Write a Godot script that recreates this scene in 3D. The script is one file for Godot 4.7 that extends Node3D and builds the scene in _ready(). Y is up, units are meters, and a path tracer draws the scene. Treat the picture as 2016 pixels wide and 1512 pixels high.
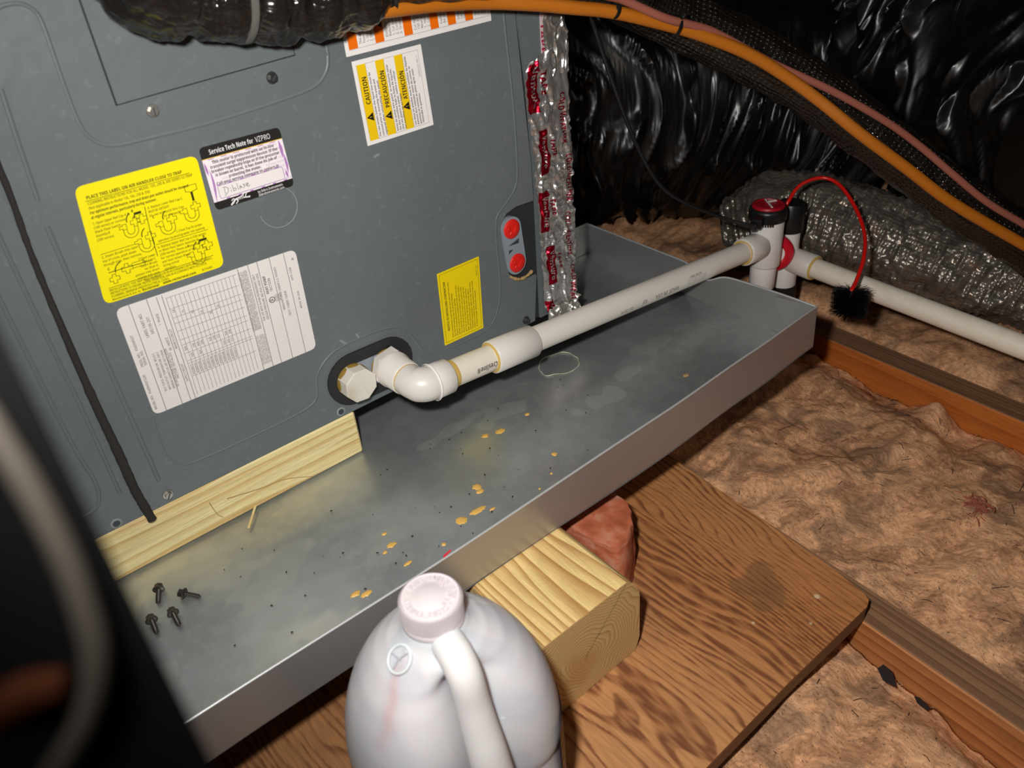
extends Node3D

# ------------------------------------------------------------------ settings
const AHU_Z := -0.596      # plane of the air handler's front
const PAN_Y := 0.10        # floor of the drain pan
const JOIST_Y := -0.019    # top of the ceiling joists

var M := {}
var rng := RandomNumberGenerator.new()
var noise := FastNoiseLite.new()
var noise2 := FastNoiseLite.new()
var fonts := {}
var pan_curve_x := [-0.40, 0.0114, 0.2029, 0.459, 0.60, 0.7148, 0.80]
var pan_rim := [0.1450, 0.1440, 0.1408, 0.1442, 0.1490, 0.1538, 0.1555]
var pan_low := [0.1000, 0.1000, 0.0962, 0.0925, 0.0970, 0.1030, 0.1050]

func _ready() -> void:
	setup_view()
	rng.seed = 41
	noise.seed = 7; noise.noise_type = FastNoiseLite.TYPE_SIMPLEX; noise.frequency = 1.0; noise.fractal_type = FastNoiseLite.FRACTAL_NONE
	noise2.seed = 19; noise2.noise_type = FastNoiseLite.TYPE_SIMPLEX; noise2.frequency = 1.0; noise2.fractal_octaves = 4
	make_materials()
	build_shell()
	build_joists()
	build_batts()
	build_ducts()
	build_air_handler()
	build_drain_pan()
	build_timbers()
	build_drain_line()
	build_lines()
	build_jug()
	build_small_things()
	build_foreground()

func setup_view() -> void:
	var cam := Camera3D.new()
	cam.name = "camera"
	cam.transform = Transform3D(Basis(Vector3(0.7594409, -0.0829069, 0.6452720), Vector3(0.4103361, 0.8307197, -0.3762036), Vector3(-0.5048502, 0.5504828, 0.6649022)), Vector3(0, 0.58, 0))
	cam.fov = 52.0
	cam.near = 0.02
	cam.far = 30.0
	var lens := CameraAttributesPhysical.new()
	lens.frustum_focal_length = 24.603
	lens.frustum_focus_distance = 0.78
	lens.frustum_near = 0.02
	lens.frustum_far = 30.0
	lens.exposure_aperture = 7.7
	cam.attributes = lens
	add_child(cam)
	cam.current = true
	var env := Environment.new()
	env.background_mode = Environment.BG_COLOR
	env.background_color = Color(0.02, 0.02, 0.022)
	env.tonemap_mode = Environment.TONE_MAPPER_LINEAR
	env.tonemap_exposure = 1.0
	env.sdfgi_enabled = true
	env.ssao_enabled = true
	env.ssil_enabled = true
	var we := WorldEnvironment.new()
	we.name = "environment"
	we.environment = env
	add_child(we)
	# the head torch of whoever takes the picture: a hand's breadth up and left of the lens
	var lamp := SpotLight3D.new()
	lamp.name = "head_torch"
	lamp.position = Vector3(0.0, 0.612, -0.085)
	lamp.light_energy = 0.48
	lamp.light_color = Color(1.0, 0.985, 0.97)
	lamp.light_size = 0.016
	lamp.spot_range = 12.0
	lamp.spot_attenuation = 2.0
	lamp.spot_angle = 75.0
	lamp.spot_angle_attenuation = 1.0
	lamp.shadow_enabled = true
	add_child(lamp)
	lamp.look_at_from_position(lamp.position, Vector3(0.85, 0.10, -0.62))
	# a bare bulb under the roof farther back in the attic
	var bulb := OmniLight3D.new()
	bulb.name = "attic_bulb"
	bulb.position = Vector3(0.9, 1.75, 1.1)
	bulb.light_energy = 0.55
	bulb.light_color = Color(1.0, 0.97, 0.93)
	bulb.light_size = 0.25
	bulb.omni_range = 12.0
	bulb.omni_attenuation = 2.0
	bulb.shadow_enabled = true
	add_child(bulb)

# ------------------------------------------------------------------ mesh builder
class MB:
	var v := PackedVector3Array()
	var n := PackedVector3Array()
	var t := PackedVector2Array()
	var i := PackedInt32Array()

	func grid(nu: int, nv: int, p: PackedVector3Array, uv: Callable, wrap := false) -> void:
		var base := v.size()
		var nn := PackedVector3Array()
		nn.resize(nu * nv)
		for b in nv - 1:
			for a in nu - 1:
				var k := b * nu + a
				var f := (p[k + 1] - p[k]).cross(p[k + nu] - p[k]) + (p[k + nu] - p[k + nu + 1]).cross(p[k + 1] - p[k + nu + 1])
				nn[k] += f; nn[k + 1] += f; nn[k + nu] += f; nn[k + nu + 1] += f
		if wrap:
			for b in nv:
				var s := nn[b * nu] + nn[b * nu + nu - 1]
				nn[b * nu] = s
				nn[b * nu + nu - 1] = s
		for b in nv:
			for a in nu:
				var k := b * nu + a
				v.append(p[k])
				n.append(nn[k].normalized())
				t.append(uv.call(float(a) / (nu - 1), float(b) / (nv - 1)))
		for b in nv - 1:
			for a in nu - 1:
				var k := base + b * nu + a
				i.append_array(PackedInt32Array([k, k + 1, k + nu + 1, k, k + nu + 1, k + nu]))

	func flat(pts: PackedVector3Array, nrm: Vector3, uvs: PackedVector2Array = PackedVector2Array()) -> void:
		# a convex fan
		var base := v.size()
		for k in pts.size():
			v.append(pts[k]); n.append(nrm)
			t.append(uvs[k] if uvs.size() else Vector2(pts[k].x, pts[k].y))
		for k in range(1, pts.size() - 1):
			i.append_array(PackedInt32Array([base, base + k, base + k + 1]))

	func box(size: Vector3, xf: Transform3D, bev := 0.0015, uvo := Vector2.ZERO) -> void:
		# chamfered box; the grain (u) runs along the longest side
		var h := size / 2.0
		var b: float = min(bev, min(h.x, min(h.y, h.z)) * 0.9)
		var lng := 0
		if size.y > size.x and size.y >= size.z: lng = 1
		elif size.z > size.x and size.z > size.y: lng = 2
		for ax in 3:
			var u := (ax + 1) % 3
			var w := (ax + 2) % 3
			if w == lng:
				var q := u; u = w; w = q
			for s in [-1.0, 1.0]:
				var nr := Vector3.ZERO; nr[ax] = s
				var pp := PackedVector3Array()
				var uu := PackedVector2Array()
				for c in [[-1, -1], [1, -1], [1, 1], [-1, 1]]:
					var q := Vector3.ZERO
					q[ax] = s * h[ax]
					q[u] = c[0] * (h[u] - b)
					q[w] = c[1] * (h[w] - b)
					pp.append(xf * q)
					uu.append(Vector2(q[u], q[w] + ax * 0.137 + s * 0.071) + uvo)
				flat(pp, (xf.basis * nr).normalized(), uu)
		for ax in 3:
			var u := (ax + 1) % 3
			var w := (ax + 2) % 3
			for su in [-1.0, 1.0]:
				for sw in [-1.0, 1.0]:
					var nr := Vector3.ZERO; nr[u] = su; nr[w] = sw
					var pp := PackedVector3Array()
					var uu := PackedVector2Array()
					for c in [[-1, 0], [1, 0], [1, 1], [-1, 1]]:
						var q := Vector3.ZERO
						q[ax] = c[0] * (h[ax] - b)
						q[u] = su * (h[u] - (b if c[1] == 0 else 0.0))
						q[w] = sw * (h[w] - (0.0 if c[1] == 0 else b))
						pp.append(xf * q)
						uu.append(Vector2(q[ax], q[w]) + uvo)
					flat(pp, (xf.basis * nr).normalized(), uu)
		for c in 8:
			var s := Vector3(1 if c & 1 else -1, 1 if c & 2 else -1, 1 if c & 4 else -1)
			var pp := PackedVector3Array()
			for k in 3:
				var q := h - Vector3(b, b, b)
				q[k] = h[k]
				pp.append(xf * (q * s))
			flat(pp, (xf.basis * s).normalized())

	func prism(poly: PackedVector2Array, z0: float, z1: float, xf := Transform3D(), smooth := false, uvs := PackedVector2Array()) -> void:
		# poly in the xy plane, extruded from z0 to z1
		var tri := Geometry2D.triangulate_polygon(poly)
		var cw := Geometry2D.is_polygon_clockwise(poly)
		for z in [z0, z1]:
			var base := v.size()
			var nr := (xf.basis * Vector3(0, 0, -1 if z == min(z0, z1) else 1)).normalized()
			for k in poly.size():
				v.append(xf * Vector3(poly[k].x, poly[k].y, z)); n.append(nr)
				t.append(uvs[k] if uvs.size() else poly[k])
			for k in tri: i.append(base + k)
		var run := 0.0
		var m := poly.size()
		var en := PackedVector2Array()
		for k in m:
			var d := (poly[(k + 1) % m] - poly[k]).normalized()
			en.append(Vector2(d.y, -d.x) * (-1.0 if cw else 1.0))
		for k in m:
			var a := poly[k]
			var c := poly[(k + 1) % m]
			var l := a.distance_to(c)
			var na := en[k]
			var nc := en[k]
			if smooth:
				na = (en[(k + m - 1) % m] + en[k]).normalized()
				nc = (en[(k + 1) % m] + en[k]).normalized()
			var base := v.size()
			for q in [[a, z0, na, run], [c, z0, nc, run + l], [c, z1, nc, run + l], [a, z1, na, run]]:
				v.append(xf * Vector3(q[0].x, q[0].y, q[1])); n.append((xf.basis * Vector3(q[2].x, q[2].y, 0)).normalized())
				t.append(uvs[0] if uvs.size() else Vector2(q[1], q[3]))
			i.append_array(PackedInt32Array([base, base + 1, base + 2, base, base + 2, base + 3]))
			run += l

	func lathe(prof: Array, segs: int, xf := Transform3D(), crease := 0.6) -> void:
		# prof: Vector2(radius, height along the local y axis)
		var m := prof.size()
		var dirs := []
		for k in m - 1:
			var d: Vector2 = (prof[k + 1] - prof[k]).normalized()
			dirs.append(Vector2(d.y, -d.x))
		for k in m - 1:
			var n0: Vector2 = dirs[k]
			var n1: Vector2 = dirs[k]
			if k > 0 and dirs[k - 1].dot(dirs[k]) > crease: n0 = (dirs[k - 1] + dirs[k]).normalized()
			if k < m - 2 and dirs[k + 1].dot(dirs[k]) > crease: n1 = (dirs[k + 1] + dirs[k]).normalized()
			var base := v.size()
			for s in segs + 1:
				var a := TAU * s / segs
				var c := Vector3(cos(a), 0, sin(a))
				for e in [[prof[k], n0], [prof[k + 1], n1]]:
					v.append(xf * (c * e[0].x + Vector3(0, e[0].y, 0)))
					n.append((xf.basis * (c * e[1].x + Vector3(0, e[1].y, 0))).normalized())
					t.append(Vector2(float(s) / segs, e[0].y * 10.0))
			for s in segs:
				var q := base + s * 2
				i.append_array(PackedInt32Array([q, q + 2, q + 1, q + 1, q + 2, q + 3]))

	func tube(path: PackedVector3Array, rad: Callable, segs: int, caps := true, vscale := 1.0) -> void:
		# rad.call(length along 0..1, angle) gives the radius
		var m := path.size()
		var p := PackedVector3Array()
		var tan0 := (path[1] - path[0]).normalized()
		var side := tan0.cross(Vector3.UP)
		if side.length() < 0.05: side = tan0.cross(Vector3.RIGHT)
		side = side.normalized()
		var dist := PackedFloat32Array([0.0])
		for k in range(1, m): dist.append(dist[k - 1] + path[k].distance_to(path[k - 1]))
		for k in m:
			var tn := (path[min(k + 1, m - 1)] - path[max(k - 1, 0)]).normalized()
			side = (side - tn * side.dot(tn)).normalized()
			var up := tn.cross(side)
			for s in segs + 1:
				var a := TAU * (s % segs) / segs
				p.append(path[k] + (side * cos(a) + up * sin(a)) * rad.call(dist[k] / dist[m - 1], a))
		grid(segs + 1, m, p, func(a, b): return Vector2(a, dist[int(round(b * (m - 1)))] * vscale), true)
		if caps:
			for e in [0, m - 1]:
				var ring := PackedVector3Array()
				for s in segs: ring.append(p[e * (segs + 1) + s])
				flat(ring, ((path[0] - path[1]) if e == 0 else (path[m - 1] - path[m - 2])).normalized())

	func arrays() -> Array:
		for k in range(0, i.size(), 3):
			var a := i[k]; var b := i[k + 1]; var c := i[k + 2]
			if (v[b] - v[a]).cross(v[c] - v[a]).dot(n[a] + n[b] + n[c]) > 0.0:
				i[k + 1] = c; i[k + 2] = b
		var arr := []
		arr.resize(Mesh.ARRAY_MAX)
		arr[Mesh.ARRAY_VERTEX] = v
		arr[Mesh.ARRAY_NORMAL] = n
		arr[Mesh.ARRAY_TEX_UV] = t
		arr[Mesh.ARRAY_INDEX] = i
		return arr

func flip_grid(b: MB, from: int) -> void:
	for k in range(from, b.n.size()): b.n[k] = -b.n[k]

func mesh_of(builders: Array) -> ArrayMesh:
	var am := ArrayMesh.new()
	for b in builders:
		am.add_surface_from_arrays(Mesh.PRIMITIVE_TRIANGLES, b.arrays())
	return am

func part(called: String, b, material, parent: Node3D, label := "") -> MeshInstance3D:
	var o := MeshInstance3D.new()
	o.name = called
	if b is Array:
		o.mesh = mesh_of(b)
		for k in b.size(): o.mesh.surface_set_material(k, material[k])
	else:
		o.mesh = mesh_of([b]) if b is MB else b
		o.material_override = material
		if o.mesh is ArrayMesh: o.mesh.surface_set_material(0, material); o.material_override = null
	if label: o.set_meta("label", label)
	parent.add_child(o, true)
	return o

var taken := {}
func numbered(called: String) -> String:
	taken[called] = taken.get(called, -1) + 1
	return called if taken[called] == 0 else "%s_%03d" % [called, taken[called]]

func thing(called: String, label: String, category: String, at := Vector3.ZERO, group := "") -> Node3D:
	var o := Node3D.new()
	o.name = numbered(called)
	o.position = at
	o.set_meta("label", label)
	o.set_meta("category", category)
	if group: o.set_meta("group", group)
	add_child(o)
	return o

func single(called: String, b, material, label: String, category: String, group := "") -> MeshInstance3D:
	var o := part(numbered(called), b, material, self, label)
	o.set_meta("category", category)
	if group: o.set_meta("group", group)
	return o

func smooth_path(pts: Array, per: int) -> PackedVector3Array:
	var out := PackedVector3Array()
	var m := pts.size()
	for k in m - 1:
		var a: Vector3 = pts[max(k - 1, 0)]
		var b: Vector3 = pts[k]
		var c: Vector3 = pts[k + 1]
		var d: Vector3 = pts[min(k + 2, m - 1)]
		for s in per:
			out.append(b.cubic_interpolate(c, a, d, float(s) / per))
	out.append(pts[m - 1])
	return out

func axis_xf(at: Vector3, dir: Vector3) -> Transform3D:
	# local y along dir
	var y := dir.normalized()
	var x := y.cross(Vector3(0.31, 0.77, 0.55)).normalized()
	return Transform3D(Basis(x, y, x.cross(y)), at)

func interp(xs: Array, ys: Array, x: float) -> float:
	for k in xs.size() - 1:
		if x <= xs[k + 1] or k == xs.size() - 2:
			var f: float = clamp((x - xs[k]) / (xs[k + 1] - xs[k]), 0.0, 1.0)
			f = f * f * (3.0 - 2.0 * f)
			return lerp(float(ys[k]), float(ys[k + 1]), f)
	return ys[-1]

func rounded(pts: Array, r: float, segs := 5) -> PackedVector2Array:
	# corners of a polygon rounded by arcs (quadratic)
	var out := PackedVector2Array()
	var m := pts.size()
	for k in m:
		var p: Vector2 = pts[k]
		var a: Vector2 = p + (pts[(k + m - 1) % m] - p).limit_length(r)
		var b: Vector2 = p + (pts[(k + 1) % m] - p).limit_length(r)
		for s in segs + 1:
			var f := float(s) / segs
			out.append(a.lerp(p, f).lerp(p.lerp(b, f), f))
	return out

func oblong(a: Vector2, b: Vector2, r: float, segs := 12) -> PackedVector2Array:
	var out := PackedVector2Array()
	var ang := (b - a).angle()
	for s in segs + 1: out.append(b + Vector2.from_angle(ang - PI / 2 + PI * s / segs) * r)
	for s in segs + 1: out.append(a + Vector2.from_angle(ang + PI / 2 + PI * s / segs) * r)
	return out

# ------------------------------------------------------------------ textures
func tex(img: Image) -> ImageTexture:
	return ImageTexture.create_from_image(img)

func n2(x: float, y: float) -> float:
	return noise.get_noise_2d(x, y)

func paint(w: int, h: int, f: Callable) -> Image:
	# f(u, v) -> Color; the picture does not repeat seamlessly, surfaces use less than one repeat
	var b := PackedByteArray()
	b.resize(w * h * 3)
	var k := 0
	for y in h:
		for x in w:
			var c: Color = f.call(float(x) / w, float(y) / h)
			b[k] = clampi(int(c.r * 255.0), 0, 255)
			b[k + 1] = clampi(int(c.g * 255.0), 0, 255)
			b[k + 2] = clampi(int(c.b * 255.0), 0, 255)
			k += 3
	return Image.create_from_data(w, h, false, Image.FORMAT_RGB8, b)

func noise_tex(freq: float, octaves: int, size := 512, as_normal := false, strength := 8.0, kind := FastNoiseLite.TYPE_SIMPLEX_SMOOTH, ramp: Gradient = null) -> NoiseTexture2D:
	var n := FastNoiseLite.new()
	n.noise_type = kind
	n.frequency = freq
	n.fractal_octaves = octaves
	n.seed = int(freq * 100000) % 997
	var t := NoiseTexture2D.new()
	t.width = size; t.height = size
	t.seamless = true
	t.noise = n
	t.as_normal_map = as_normal
	t.bump_strength = strength
	if ramp: t.color_ramp = ramp
	return t

func ramp_of(stops: Array) -> Gradient:
	var g := Gradient.new()
	g.offsets = PackedFloat32Array(stops.map(func(s): return s[0]))
	g.colors = PackedColorArray(stops.map(func(s): return s[1]))
	return g

func mat(key: String, color: Color, rough: float, metal := 0.0, spec := 0.5) -> StandardMaterial3D:
	var m := StandardMaterial3D.new()
	m.resource_name = key
	m.albedo_color = color
	m.roughness = rough
	m.metallic = metal
	m.metallic_specular = spec
	m.cull_mode = BaseMaterial3D.CULL_DISABLED
	M[key] = m
	return m

func c8(r: int, g: int, b: int) -> Color:
	return Color(r / 255.0, g / 255.0, b / 255.0)

func pine(w: int, h: int, rings: float, light: Color, dark: Color, warp: float, sharp: float, off: float) -> Image:
	# sawn softwood: the grain runs along u
	return paint(w, h, func(u, v):
		var y: float = v * rings + n2(u * 0.7 + off, v * 2.2) * warp + n2(u * 2.2 + off, v * 7.0 + 3.0) * warp * 0.16
		var f: float = y - floor(y)
		var lw: float = pow(f, sharp) * (1.0 - smoothstep(0.93, 1.0, f))
		var fine: float = n2(u * 9.0, v * 190.0 + off) * 0.07 + n2(u * 60.0, v * 300.0) * 0.03
		var tone: float = n2(u * 1.1 + off * 2.0, v * 3.0) * 0.12
		var c: Color = light.lerp(dark, clampf(lw * 0.95 + tone, 0.0, 1.0))
		return c * (1.0 + fine))

func make_materials() -> void:
	# woods
	var m := mat("pine_beam", Color.WHITE, 0.62)
	m.albedo_texture = tex(pine(1024, 256, 9.0, c8(238, 222, 164), c8(208, 170, 104), 0.7, 2.2, 3.1))
	m.uv1_scale = Vector3(1.4, 9.0, 1)
	m.heightmap_enabled = false
	m = mat("pine_block", Color.WHITE, 0.62)
	m.albedo_texture = tex(pine(512, 512, 10.0, c8(234, 204, 138), c8(166, 114, 62), 0.85, 2.0, 11.7))
	m.uv1_scale = Vector3(3.2, 8.0, 1)
	m = mat("end_grain", Color.WHITE, 0.75)
	m.albedo_texture = tex(paint(512, 512, func(u, v):
		var p := Vector2(u - 0.40, v - 0.58)
		var r: float = p.length() * 30.0 + n2(u * 2.5, v * 2.5) * 1.2
		var f: float = r - floor(r)
		var lw: float = pow(f, 2.4) * (1.0 - smoothstep(0.92, 1.0, f))
		var heart: float = smoothstep(0.26, 0.05, Vector2(u - 0.33, (v - 0.66) * 0.9).length() + n2(u * 4.0, v * 4.0) * 0.05)
		var c: Color = c8(214, 181, 124).lerp(c8(168, 122, 70), lw * 0.85)
		c = c.lerp(c8(188, 138, 78), heart * 0.55)
		var ray: float = absf(p.rotated(0.85).y + n2(u * 9.0, v * 9.0) * 0.008)
		if p.x > 0.0 and p.y < 0.0 and ray < 0.005: c = c.darkened(0.28)
		return c * (1.0 + n2(u * 90.0, v * 90.0) * 0.10)))
	m = mat("joist_wood", Color.WHITE, 0.7)
	m.albedo_texture = tex(pine(1024, 256, 7.0, c8(190, 126, 72), c8(140, 80, 40), 1.5, 1.8, 23.0))
	m.uv1_scale = Vector3(1.1, 6.0, 1)
	m = mat("joist_top", Color.WHITE, 0.8)
	m.albedo_texture = tex(pine(1024, 128, 9.0, c8(146, 108, 76), c8(104, 70, 46), 0.9, 1.8, 37.0))
	m.uv1_scale = Vector3(1.1, 12.0, 1)
	m = mat("joist_orange", Color.WHITE, 0.6)
	m.albedo_texture = tex(pine(1024, 128, 4.0, c8(196, 112, 44), c8(170, 90, 32), 1.0, 1.4, 53.0))
	m.uv1_scale = Vector3(1.1, 6.0, 1)
	var ply_h := PackedByteArray()
	ply_h.resize(1024 * 1024)
	var ply := paint(1024, 1024, func(u, v):
		# u along the grain (1.2 m), v across (1.0 m)
		var wob: float = n2(u * 1.3 + 5.0, v * 2.2 + 9.0) * 2.6 + n2(u * 3.2, v * 8.5) * 0.8 + n2(u * 10.0, v * 34.0) * 0.26
		var y: float = v * 128.0 + wob * 2.1
		var f: float = y - floor(y)
		var width: float = 0.36 + n2(u * 3.0 + 40.0, v * 9.0) * 0.26
		var line: float = smoothstep(1.0 - width - 0.22, 1.0 - width + 0.12, f) * (1.0 - smoothstep(0.90, 1.0, f))
		line *= 0.75 + n2(u * 40.0, v * 160.0) * 0.45
		var c: Color = c8(194, 140, 90).lerp(c8(180, 117, 67), n2(u * 2.0, v * 3.0) * 0.5 + 0.5)
		c = c.lerp(c8(112, 64, 36), clampf(line, 0.0, 1.0) * 0.82)
		var dirt: float = smoothstep(0.15, 0.75, n2(u * 3.3 + 60.0, v * 3.1)) * 0.22
		c = c.lerp(c8(116, 92, 70), dirt)
		var wx: float = v * 1.08 - 0.46
		var wz: float = u * 1.2 - 0.95
		var stain: float = Vector2((wx - 0.470) / 0.026, (wz + 0.268) / 0.030).length() + n2(u * 30.0, v * 30.0) * 0.3
		c = c.lerp(c8(112, 80, 52), smoothstep(1.0, 0.75, stain) * 0.45)
		for q in [[0.4943, -0.2259, 0.0030], [0.4290, -0.2480, 0.0016], [0.4640, -0.2130, 0.0016]]:
			c = c.lerp(c8(222, 206, 170), smoothstep(q[2], q[2] * 0.7, Vector2(wx - q[0], wz - q[1]).length()) * 0.8)
		return c * (1.0 + n2(u * 30.0, v * 420.0) * 0.07))
	m = mat("plywood", Color.WHITE, 0.58)
	m.albedo_texture = tex(ply)
	m.heightmap_enabled = true
	m.heightmap_texture = m.albedo_texture
	m.heightmap_scale = 0.05
	mat("plywood_edge", c8(124, 88, 56), 0.8)
	m = mat("roof_deck", c8(96, 70, 50), 0.85)
	# sheet metal
	m = mat("galvanized", Color.WHITE, 0.34, 0.7)
	m.albedo_texture = tex(paint(1024, 512, func(u, v):
		# u along the pan (1.2 m), v across (0.42 m), from the back to the front
		var x: float = -0.42 + u * 1.2
		var z: float = -0.80 + v * 0.42
		var g: float = 0.74 + n2(x * 6.0, z * 7.0) * 0.035 + n2(x * 40.0, z * 40.0) * 0.015
		var c := Color(g * 0.965, g * 0.995, g)
		var film: float = smoothstep(0.35, 0.62, n2(x * 9.0 + 4.0, z * 13.0) + n2(x * 38.0, z * 38.0) * 0.3) * smoothstep(0.42, 0.20, x + 0.1)
		c = c.lerp(c8(214, 216, 206), film * 0.45)
		var spot: float = smoothstep(0.55, 0.80, n2(x * 60.0 + 9.0, z * 60.0)) * smoothstep(-0.1, 0.5, n2(x * 5.0 + 2.0, z * 5.0))
		c = c.lerp(c8(214, 216, 204), spot * 0.2)
		var speck: float = smoothstep(0.80, 0.90, n2(x * 170.0, z * 170.0 + 7.0))
		c = c.lerp(c8(205, 202, 186), speck * 0.5)
		# the dried ring and the smears by it
		var q := Vector2((x - 0.503) / 0.0275, (z + 0.5715) / 0.021)
		var ring: float = 1.0 - smoothstep(0.0, 0.055, absf(q.length() - 1.0 + n2(x * 50.0, z * 50.0) * 0.08))
		c = c.lerp(c8(250, 250, 222), ring * 0.0)
		for s in [[0.40, -0.545, 0.05, 0.012], [0.345, -0.56, 0.04, 0.009], [0.49, -0.49, 0.035, 0.012], [0.545, -0.50, 0.03, 0.010], [0.60, -0.52, 0.03, 0.012]]:
			var e: float = Vector2((x - s[0]) / s[2], (z - s[1]) / s[3]).length() + n2(x * 30.0, z * 30.0) * 0.4
			c = c.lerp(c8(222, 226, 220), smoothstep(1.0, 0.8, e) * 0.40)
		return c))
	m.roughness_texture = tex(paint(512, 256, func(u, v):
		var r: float = 0.95 + n2(u * 8.0, v * 4.0) * 0.10 + smoothstep(0.2, 0.6, n2(u * 16.0, v * 7.0 + 4.0)) * 0.25
		return Color(r * 0.8, r * 0.8, r * 0.8)))
	m.roughness = 0.44
	m = mat("galvanized_wall", Color(0.68, 0.675, 0.67), 0.43, 0.66)
	m.roughness_texture = noise_tex(0.012, 4, 512, false, 1.0, FastNoiseLite.TYPE_SIMPLEX_SMOOTH, ramp_of([[0.0, Color(0.75, 0.75, 0.75)], [1.0, Color(1, 1, 1)]]))
	m = mat("rim_edge", Color(0.84, 0.85, 0.85), 0.4, 0.5)
	m = mat("cabinet_paint", Color.WHITE, 0.42)
	m.albedo_texture = tex(paint(1024, 1024, func(u, v):
		var x: float = u * 0.8 - 0.2
		var y: float = v * 0.8
		var g: float = 1.0 + n2(x * 5.0, y * 5.0) * 0.02 + n2(x * 300.0, y * 300.0) * 0.006
		var c: Color = c8(103, 110, 112) * g
		var smear: float = smoothstep(0.40, 0.85, n2(x * 11.0 + 3.0, y * 22.0) + n2(x * 60.0, y * 60.0) * 0.25)
		c = c.lerp(c8(150, 156, 156), smear * 0.035)
		var speck: float = smoothstep(0.84, 0.92, n2(x * 75.0, y * 75.0 + 7.0))
		c = c.lerp(c8(165, 170, 170), speck * 0.12)
		# scuffs by the lower ports and a nick below the caution sticker
		for q in [[0.2606, 0.2288, 0.2664, 0.2218], [0.2778, 0.2276, 0.2795, 0.2228], [0.3297, 0.3805, 0.3337, 0.3812]]:
			var ab := Vector2(q[2] - q[0], q[3] - q[1])
			var ap := Vector2(x - q[0], y - q[1])
			var d: float = (ap - ab * clampf(ap.dot(ab) / ab.length_squared(), 0.0, 1.0)).length()
			c = c.lerp(c8(196, 198, 194), smoothstep(0.0016, 0.0004, d) * 0.4)
		return c))
	m.uv1_scale = Vector3(1.25, 1.25, 1)
	m.uv1_offset = Vector3(0.25, 0, 0)
	m.normal_enabled = true
	m.normal_texture = noise_tex(0.05, 3, 512, true, 1.2)
	m.normal_scale = 0.16
	mat("cabinet_dark", c8(40, 43, 45), 0.7)
	mat("foam_black", c8(45, 42, 40), 0.95)
	mat("foam_tan", c8(178, 146, 96), 0.95)
	mat("gasket", c8(38, 38, 39), 0.6)
	m = mat("port_plastic", c8(140, 150, 160), 0.4)
	mat("port_dark", c8(58, 64, 72), 0.5)
	mat("plug_red", c8(228, 34, 24), 0.45)
	mat("screw_steel", c8(170, 166, 158), 0.36, 0.8)
	mat("screw_dark", c8(96, 95, 93), 0.36, 0.8)
	mat("screw_loose", c8(92, 86, 80), 0.38, 0.8)
	mat("scratch_white", c8(142, 146, 144), 0.6)
	# plastics
	m = mat("pvc_pipe", Color.WHITE, 0.42)
	m.albedo_texture = tex(pipe_print())
	m = mat("pvc_plain", c8(240, 231, 214), 0.42)
	m.albedo_texture = noise_tex(0.006, 4, 512, false, 1.0, FastNoiseLite.TYPE_SIMPLEX_SMOOTH, ramp_of([[0.0, c8(248, 244, 236)], [0.5, Color.WHITE], [1.0, c8(252, 250, 244)]]))
	mat("pvc_fitting", c8(228, 222, 214), 0.36)
	mat("pvc_white", c8(240, 237, 234), 0.32)
	m = mat("pvc_dirty", Color.WHITE, 0.6)
	m.albedo_texture = noise_tex(0.03, 4, 256, false, 1.0, FastNoiseLite.TYPE_SIMPLEX_SMOOTH, ramp_of([[0.0, c8(150, 128, 96)], [0.32, c8(206, 196, 176)], [0.5, c8(226, 220, 206)], [1.0, c8(236, 232, 222)]]))
	mat("primer", c8(214, 180, 96), 0.35)
	mat("sealant", c8(150, 122, 52), 0.4)
	mat("residue", c8(196, 200, 172), 0.6)
	mat("splatter", c8(226, 180, 92), 0.45)
	mat("red_rubber", c8(170, 20, 34), 0.4)
	mat("red_cap", c8(214, 22, 44), 0.4)
	mat("brush_red", c8(216, 26, 20), 0.28)
	mat("black_plastic", c8(28, 28, 29), 0.38)
	mat("black_gloss", c8(20, 20, 20), 0.22)
	mat("bristle", c8(14, 14, 15), 0.3)
	mat("print_grey", c8(110, 104, 98), 0.5)
	mat("cable_orange", c8(184, 106, 24), 0.42)
	mat("cable_pink", c8(156, 92, 76), 0.45)
	mat("tie_silver", c8(110, 108, 104), 0.3, 0.3)
	# black duct jackets
	m = mat("duct_plastic", c8(17, 16, 16), 0.33, 0.0, 0.75)
	m = mat("line_jacket", c8(27, 24, 21), 0.17, 0.0, 0.6)
	m.heightmap_enabled = true
	m.heightmap_texture = tex(scrim(256, 16, 0.4))
	m.heightmap_scale = 0.10
	m.uv1_scale = Vector3(2.2, 9.0, 1)
	m = mat("wrap_jacket", c8(30, 27, 25), 0.18)
	m.heightmap_enabled = true
	m.heightmap_texture = tex(scrim(256, 14, 0.5))
	m.heightmap_scale = 0.06
	m.uv1_scale = Vector3(2.4, 11.0, 1)
	m = mat("foil_duct", Color.WHITE, 0.3, 0.55)
	m.albedo_texture = noise_tex(0.012, 4, 256, false, 1.0, FastNoiseLite.TYPE_SIMPLEX_SMOOTH, ramp_of([[0.0, c8(104, 96, 88)], [0.45, c8(128, 122, 113)], [0.6, c8(136, 128, 118)], [1.0, c8(150, 126, 106)]]))
	m.heightmap_enabled = true
	m.heightmap_texture = tex(scrim(256, 10, 0.6))
	m.heightmap_scale = 0.09
	m = mat("tie_black", c8(18, 18, 18), 0.4)
	# insulation
	m = mat("fiberglass", Color.WHITE, 0.95, 0.0, 0.2)
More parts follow.
